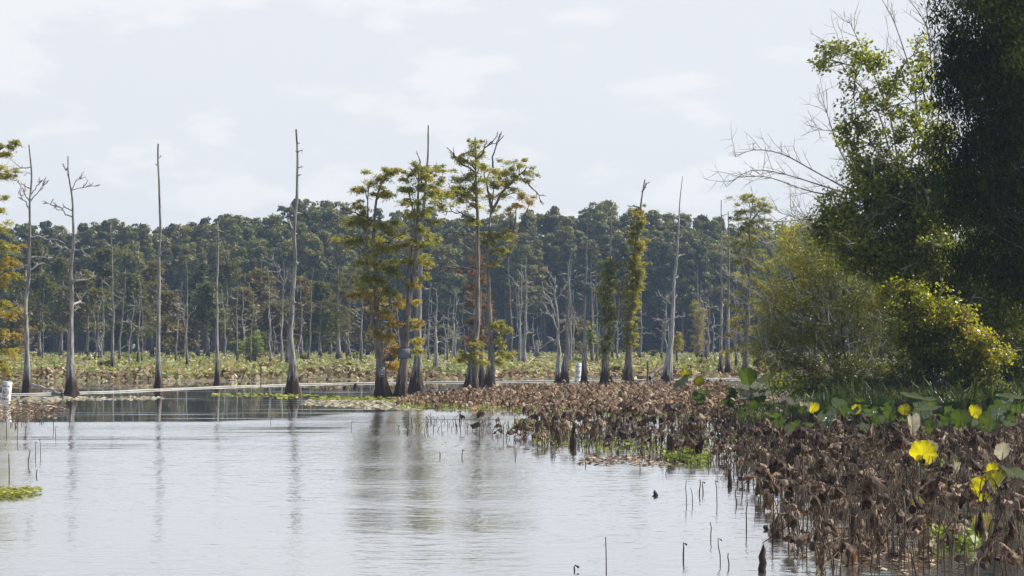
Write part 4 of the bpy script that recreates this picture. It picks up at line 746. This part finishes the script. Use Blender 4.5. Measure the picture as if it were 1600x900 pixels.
# (d) countable stalks in open water
def stalkthing(px, py, hpx, label, lean=0., th=1., group=None, knob=False):
    D = gy(py); s = D/F; h = hpx*s; m_ = MB(); r = .0085*th; lean *= .6
    pts = [(0, 0, -.25), (lean*h*.2, 0, h*.35), (lean*h*.5+U(-.02, .02), 0, h*.7), (lean*h, 0, h)]; rr = [r, r, r*.9, r*.75]
    if knob: pts.append((lean*h+.05, 0, h-.03)); rr.append(r*1.6)
    m_.tube(pts, rr, 6, r=U(0, .5)); o = m_.build('dry_stalk', M['stalk'], None, (X(px, D), D, 0), smooth=True); tag(o, label, 'dry stalk', group)
for px, py, h in [(423, 661, 9), (549, 672, 14), (688, 716, 10), (722, 716, 14), (947, 900, 62), (897, 892, 10), (1067, 875, 28), (1110, 845, 30), (1072, 790, 40), (1082, 790, 28), (1092, 775, 26), (1098, 772, 20), (1120, 790, 40), (1125, 880, 40), (637, 680, 10), (668, 668, 18), (624, 678, 14), (700, 668, 12), (752, 672, 16), (840, 700, 18), (805, 720, 10), (1150, 790, 26), (1160, 770, 40), (1165, 835, 50), (1180, 800, 46), (85, 672, 26), (28, 690, 40), (65, 715, 30), (45, 727, 24), (57, 718, 28), (16, 745, 36), (12, 680, 28), (41, 680, 22), (110, 664, 12), (88, 684, 18), (58, 745, 12), (25, 668, 16), (1000, 735, 14), (1040, 742, 12), (915, 728, 12), (1205, 860, 60), (1138, 885, 22)]:
    where = 'at the left side of' if px < 300 else ('before the brown lotus stand in' if px > 780 else 'in the middle of')
    stalkthing(px, py, h, 'thin dark dry stalk poking up %s the open water' % where, U(-.25, .25), U(.8, 1.4), group='dry stalks %s the open water' % where, knob=U() < .3)
mb = MB()
for poly, n in (([(-40, 672), (60, 668), (90, 650), (60, 640), (-40, 640)], 90), ([(620, 680), (800, 690), (850, 665), (640, 655)], 75), ([(790, 690), (1120, 735), (1200, 800), (1210, 740), (900, 680)], 260)):
    for (x, y) in poly_pick(n, poly): h = U(.08, .4); mb.tube([(x, y, -.1), (x+U(-.04, .04), y, h*.6), (x+U(-.1, .1), y, h)], [.011, .01, .008], 4)
tag(mb.build('stubble', M['stalk']), 'dense short dry stubble breaking the water surface', 'stubble', kind='stuff')
# cypress knees and stumps in the foreground water
def knee(px, py, wpx, hpx, label):
    D = gy(py); s = D/F; m_ = MB(); h = hpx*s; P = np.stack([U(-.02, .02, 8), U(-.02, .02, 8), np.linspace(-.2, h, 8)], -1); tt = np.linspace(0, 1, 8)
    m_.tube(P, wpx*s/2*np.array([1.25, 1.1, 1, .95, .85, .75, .55, .1]), 12, flute=lambda p, th: 1+.14*np.sin(5*th[None]+p[:, 2:3]*4)+U(-.06, .06, (8, 12)))
    tag(m_.build('stump', M['bark_dark'], None, (X(px, D), D, 0), smooth=True), label, 'stump')
knee(1190, 893, 13, 44, 'dark rotten stump at the bottom edge left of the brown stand'); knee(1139, 760, 8, 28, 'slim dark post-like stump in open water'); knee(1216, 840, 14, 14, 'small squat stump at the water edge of the stand')
knee(1237, 745, 26, 46, 'broad brown lotus-hung stump at the edge of the stand'); knee(896, 703, 11, 28, 'narrow brown stump before the left end of the stand'); knee(1278, 806, 20, 26, 'low brown stump inside the water edge of the stand')
knee(1023, 775, 10, 10, 'tiny dark folded lotus alone in open water'); knee(1332, 836, 16, 44, 'upright brown stump in the stand near the bottom')  # the first stands for a folded lotus, built in the stump shape
for px, py, w, h in [(657, 613, 9, 12), (556, 606, 8, 8), (540, 607, 10, 5), (820, 612, 10, 10), (955, 606, 10, 20), (1107, 604, 12, 12)]:
    knee(px, py, w, h, {657: 'small brown mound beside the grey-trunked cypress', 556: 'brown tussock afloat left of the placard cypress', 540: 'flat brown tussock afloat, leftmost near the placard cypress', 820: 'little brown mound at the back of the brown bed', 955: 'pointed brown stump right of the mossy cypress foot', 1107: 'low brown stump behind the yellow leaf of the brown bed'}[px])
# ------------------------------------------------------------ floating weed and litter
def patch(name, poly, n, mat, label, size=(.12, .09), z=(.01, .05), cat='floating plants'):
    mb = MB(); q = np.array(poly_pick(n, poly)); P = np.stack([q[:, 0], q[:, 1], U(*z, n)], -1); leaves(mb, P, np.tile([0, 0, 1.], (n, 1)), U(0, 1, n), *size, jit=.35); tag(mb.build(name, M[mat], None), label, cat, kind='stuff')
patch('floating_weed', [(-60, 782), (30, 779), (55, 773), (72, 769), (40, 767), (-60, 768)], 1500, 'duck', 'bright yellow-green floating weed mat at the left edge', (.09, .07), (.01, .12))
patch('floating_leaves', [(330, 619), (420, 622), (620, 628), (720, 632), (720, 624), (560, 619), (440, 615), (330, 614)], 420, 'duck', 'scattered floating leaves round the foot of the tallest dead tree', (.3, .2), (.004, .03))
patch('floating_leaves', [(470, 632), (600, 640), (660, 640), (640, 626), (480, 625)], 500, 'lpale', 'pale floating litter before the placard cypress', (.25, .16), (.004, .03))
patch('floating_leaves', [(-40, 628), (20, 634), (130, 626), (260, 624), (260, 620), (100, 620), (-40, 622)], 330, 'lpale', 'pale floating litter below the left buoy', (.3, .2), (.004, .04))
patch('floating_leaves', [(-40, 652), (60, 650), (110, 640), (80, 634), (-40, 634)], 700, 'brownleaf', 'brown lotus litter at the left edge under the buoy', (.2, .14), (.01, .25))
patch('floating_leaves', [(900, 726), (1060, 730), (1080, 716), (920, 712)], 420, 'brownleaf', 'brown litter floating along the front of the stand', (.14, .1), (.004, .05))
patch('floating_leaves', [(1240, 870), (1420, 900), (1480, 870), (1300, 820)], 500, 'brownleaf', 'brown litter floating among the foreground stalks', (.12, .08), (.004, .04))
patch('floating_leaves', [(680, 700), (900, 716), (900, 704), (700, 690)], 50, 'brownleaf', 'sparse litter specks on open water before the stand', (.1, .07), (.004, .02))
# ------------------------------------------------------------ floating pipe
mb = MB(); pp = [(-30, 617.5), (60, 616), (180, 612.5), (300, 607), (420, 602.5), (520, 600), (620, 598.5), (760, 597), (900, 595.5), (1050, 594), (1200, 592)]
g_ = np.array([(X(a, gy(b)), gy(b)) for a, b in pp]); t = np.linspace(0, 1, 160); t0 = np.linspace(0, 1, len(pp)); P = np.stack([np.interp(t, t0, g_[:, 0]), np.interp(t, t0, g_[:, 1]), .03+.01*np.sin(t*60)], -1)
for _ in range(6): P[1:-1] = .25*P[:-2]+.5*P[1:-1]+.25*P[2:]
mb.tube(P, .055, 10); tag(mb.build('floating_pipe', flat('pale_plastic', (.40, .39, .36), .5, 1.5), smooth=True), 'long pale pipe floating across the lake in front of the marsh', 'pipe')
# logs and sticks
def stick(name, a, b, r, label, mat='bark_pale', cat='log', za=.05, zb=.05):
    A = np.array([X(a[0], gy(a[1])), gy(a[1]), za]); B_ = np.array([X(b[0], gy(b[1])), gy(b[1]), zb]); m_ = MB(); pts = [(B_-A)*q+rs.normal(size=3)*.03*(0 < q < 1) for q in np.linspace(0, 1, 7)]
    m_.tube(pts, np.linspace(r, r*.6, 7), 8); tag(m_.build(name, M[mat], None, A, smooth=True), label, cat)
stick('fallen_log', (50, 610), (97, 617), .10, 'bleached log lying in the water between the two leftmost big dead trees', 'branch', za=.35)
stick('fallen_branch', (803, 590), (836, 570), .07, 'pale fallen branch slanting up out of the marsh right of the twin cypresses', 'branch', zb=.9)
stick('fallen_branch', (837, 570), (868, 571), .05, 'pale level branch reaching to the many-armed dead tree', 'branch', za=.9, zb=.85)
def post(px, py, ty, r, label, lean=0):
    D = gy(py); m_ = MB(); h = Z(ty, D); m_.tube([(0, 0, -.2), (lean*.5, 0, h*.5), (lean, 0, h)], [r, r, r*.85], 7); tag(m_.build('post', M['branch_dark'], None, (X(px, D), D, 0), smooth=True), label, 'post')
post(408, 604, 566, .035, 'thin upright stake at the marsh edge between two dead trees'); post(1012, 600, 565, .06, 'short dark stake right of the shaggy leaning cypress')
post(374, 602, 572, .04, 'leaning dark stick at the marsh edge right of the limbless pole', lean=.55)
stick('fallen_branch', (988, 596), (1014, 572), .06, 'dark branch propped between the shaggy cypress and the short stake', 'branch_dark', za=.2, zb=1.2)
stick('fallen_branch', (1014, 596), (1040, 586), .16, 'mossy bowed branch leaning on the bright curving dead tree', 'branch_dark', za=.25, zb=1.0)
# ------------------------------------------------------------ buoys and boards
white = flat('white_paint', (.80, .80, .78), .4, 8); orange = flat('orange_paint', (.75, .24, .04), .5, 20); black = flat('black_paint', (.03, .03, .03), .5, 20); grey = flat('weathered_board', (.17, .18, .18), .7, 3); dkb = flat('dark_placard', (.045, .03, .025), .5, 10)
def text(body, size, loc, parent, mat, name, wrap_r=None):
    c = bpy.data.curves.new(name, 'FONT'); c.body = body; c.size = size; c.align_x = 'CENTER'; c.align_y = 'CENTER'; c.extrude = .002; c.offset = size*.018
    o = bpy.data.objects.new(name, c); COL.objects.link(o); dg = bpy.context.evaluated_depsgraph_get(); me = bpy.data.meshes.new_from_object(o.evaluated_get(dg)); bpy.data.objects.remove(o)
    for v in me.vertices:
        x, y, z = v.co
        if wrap_r: a = x/wrap_r; v.co = (math.sin(a)*(wrap_r+.004+z), -math.cos(a)*(wrap_r+.004+z), y)
        else: v.co = (x, -z-.004, y)
    me.materials.clear(); me.materials.append(mat); o = bpy.data.objects.new(name, me); COL.objects.link(o); o.parent = parent; o.location = loc
def buoy(px, py, ty, wpx, label, lean):
    D = gy(py); s = D/F; h = Z(ty, D); r = wpx*s/2; root = empty('marker_buoy', (X(px, D), D, 0)); root.rotation_euler = (0, lean, 0)
    m_ = MB(); zs = [-.3, 0, h-.015, h, h+.003]; m_.tube([(0, 0, z) for z in zs], [r, r, r, r*.92, .01], 28); m_.build('body', white, root, smooth=False)
    text('SLOW', r*.62, (0, 0, h*.80), root, black, 'lettering', r); text('WAKE', r*.62, (0, 0, h*.24), root, black, 'lettering', r)
    text('NO', r*.72, (0, 0, h*.53), root, black, 'lettering', r)
    g2 = MB(); th = np.linspace(0, 2*np.pi, 41); ro, ri = r*.80, r*.62; V = []
    for q in (ro, ri):
        u = np.cos(th)*q; w_ = np.sin(th)*q; V.append(np.stack([np.sin(u/r)*(r+.004), -np.cos(u/r)*(r+.004), w_+h*.53], -1))
    V = np.concatenate(V); i = np.arange(40); g2.add(V, np.stack([i, i+1, i+42, i+41], -1)); g2.build('orange_ring', orange, root)
    tag(root, label, 'buoy')
buoy(9, 632, 596, 14.5, 'white slow no wake buoy with orange ring tilting at the left edge', R(6))
buoy(902, 596, 567, 9.5, 'white marker buoy half hidden behind a slender dark dead tree', R(4))
# grey board on the leaning cypress
def board():
    D = 107.8; root = empty('notice_board', (X(632, D), D, Z(552, D))); w, h = .70, .56
    def box(m_, x0, x1, y0, y1, z0, z1):
        V = [(x, y, z) for z in (z0, z1) for x, y in ((x0, y0), (x1, y0), (x1, y1), (x0, y1))]; m_.add(V, [(3, 2, 1, 0), (4, 5, 6, 7), (0, 1, 5, 4), (1, 2, 6, 5), (2, 3, 7, 6), (3, 0, 4, 7)])
    m_ = MB(); box(m_, -w/2, w/2, -.02, .02, -h/2, h/2); m_.build('panel', grey, root)
    f = MB(); t_ = .03
    box(f, -w/2-.004, w/2+.004, -.035, .024, h/2-t_, h/2+.004); box(f, -w/2-.004, w/2+.004, -.035, .024, -h/2-.004, -h/2+t_); box(f, -w/2-.004, -w/2+t_, -.033, .022, -h/2+t_, h/2-t_); box(f, w/2-t_, w/2+.004, -.033, .022, -h/2+t_, h/2-t_); f.build('frame', dkb, root)
    k = MB(); box(k, -.04, .08, -.01, .05, h/2+.004, h/2+.08); k.build('hanger', dkb, root)
    tag(root, 'square blank grey notice board nailed to the leaning cypress', 'sign')
    D = 107.9; root = empty('placard', (X(597.5, D), D, Z(581, D))); m_ = MB(); box(m_, -.12, .12, -.012, .012, -.23, .23); m_.build('panel', dkb, root)
    e = MB()
    for z0, z1 in ((.0, .225), (-.225, -.015)):
        for a in ((-.115, .115, z1-.012, z1), (-.115, .115, z0, z0+.012), (-.115, -.103, z0+.012, z1-.012), (.103, .115, z0+.012, z1-.012)): box(e, a[0], a[1], -.018, -.0125, a[2], a[3])
    e.build('border', white, root)
    g2 = MB(); box(g2, -.025, .025, -.018, -.0125, .12, .155); box(g2, -.05, .03, -.018, -.0125, .07, .118); box(g2, -.075, -.052, -.018, -.0125, .05, .10); box(g2, -.06, .07, -.018, -.0125, .035, .06); g2.build('pictogram', white, root)
    g3 = MB(); box(g3, -.07, -.02, -.018, -.0125, -.15, -.09); box(g3, -.01, .03, -.018, -.0125, -.15, -.09); box(g3, .04, .08, -.018, -.0125, -.15, -.09); g3.build('lettering', white, root)
    tag(root, 'small dark placard with white figure on the two-stemmed cypress trunk', 'sign')
board()
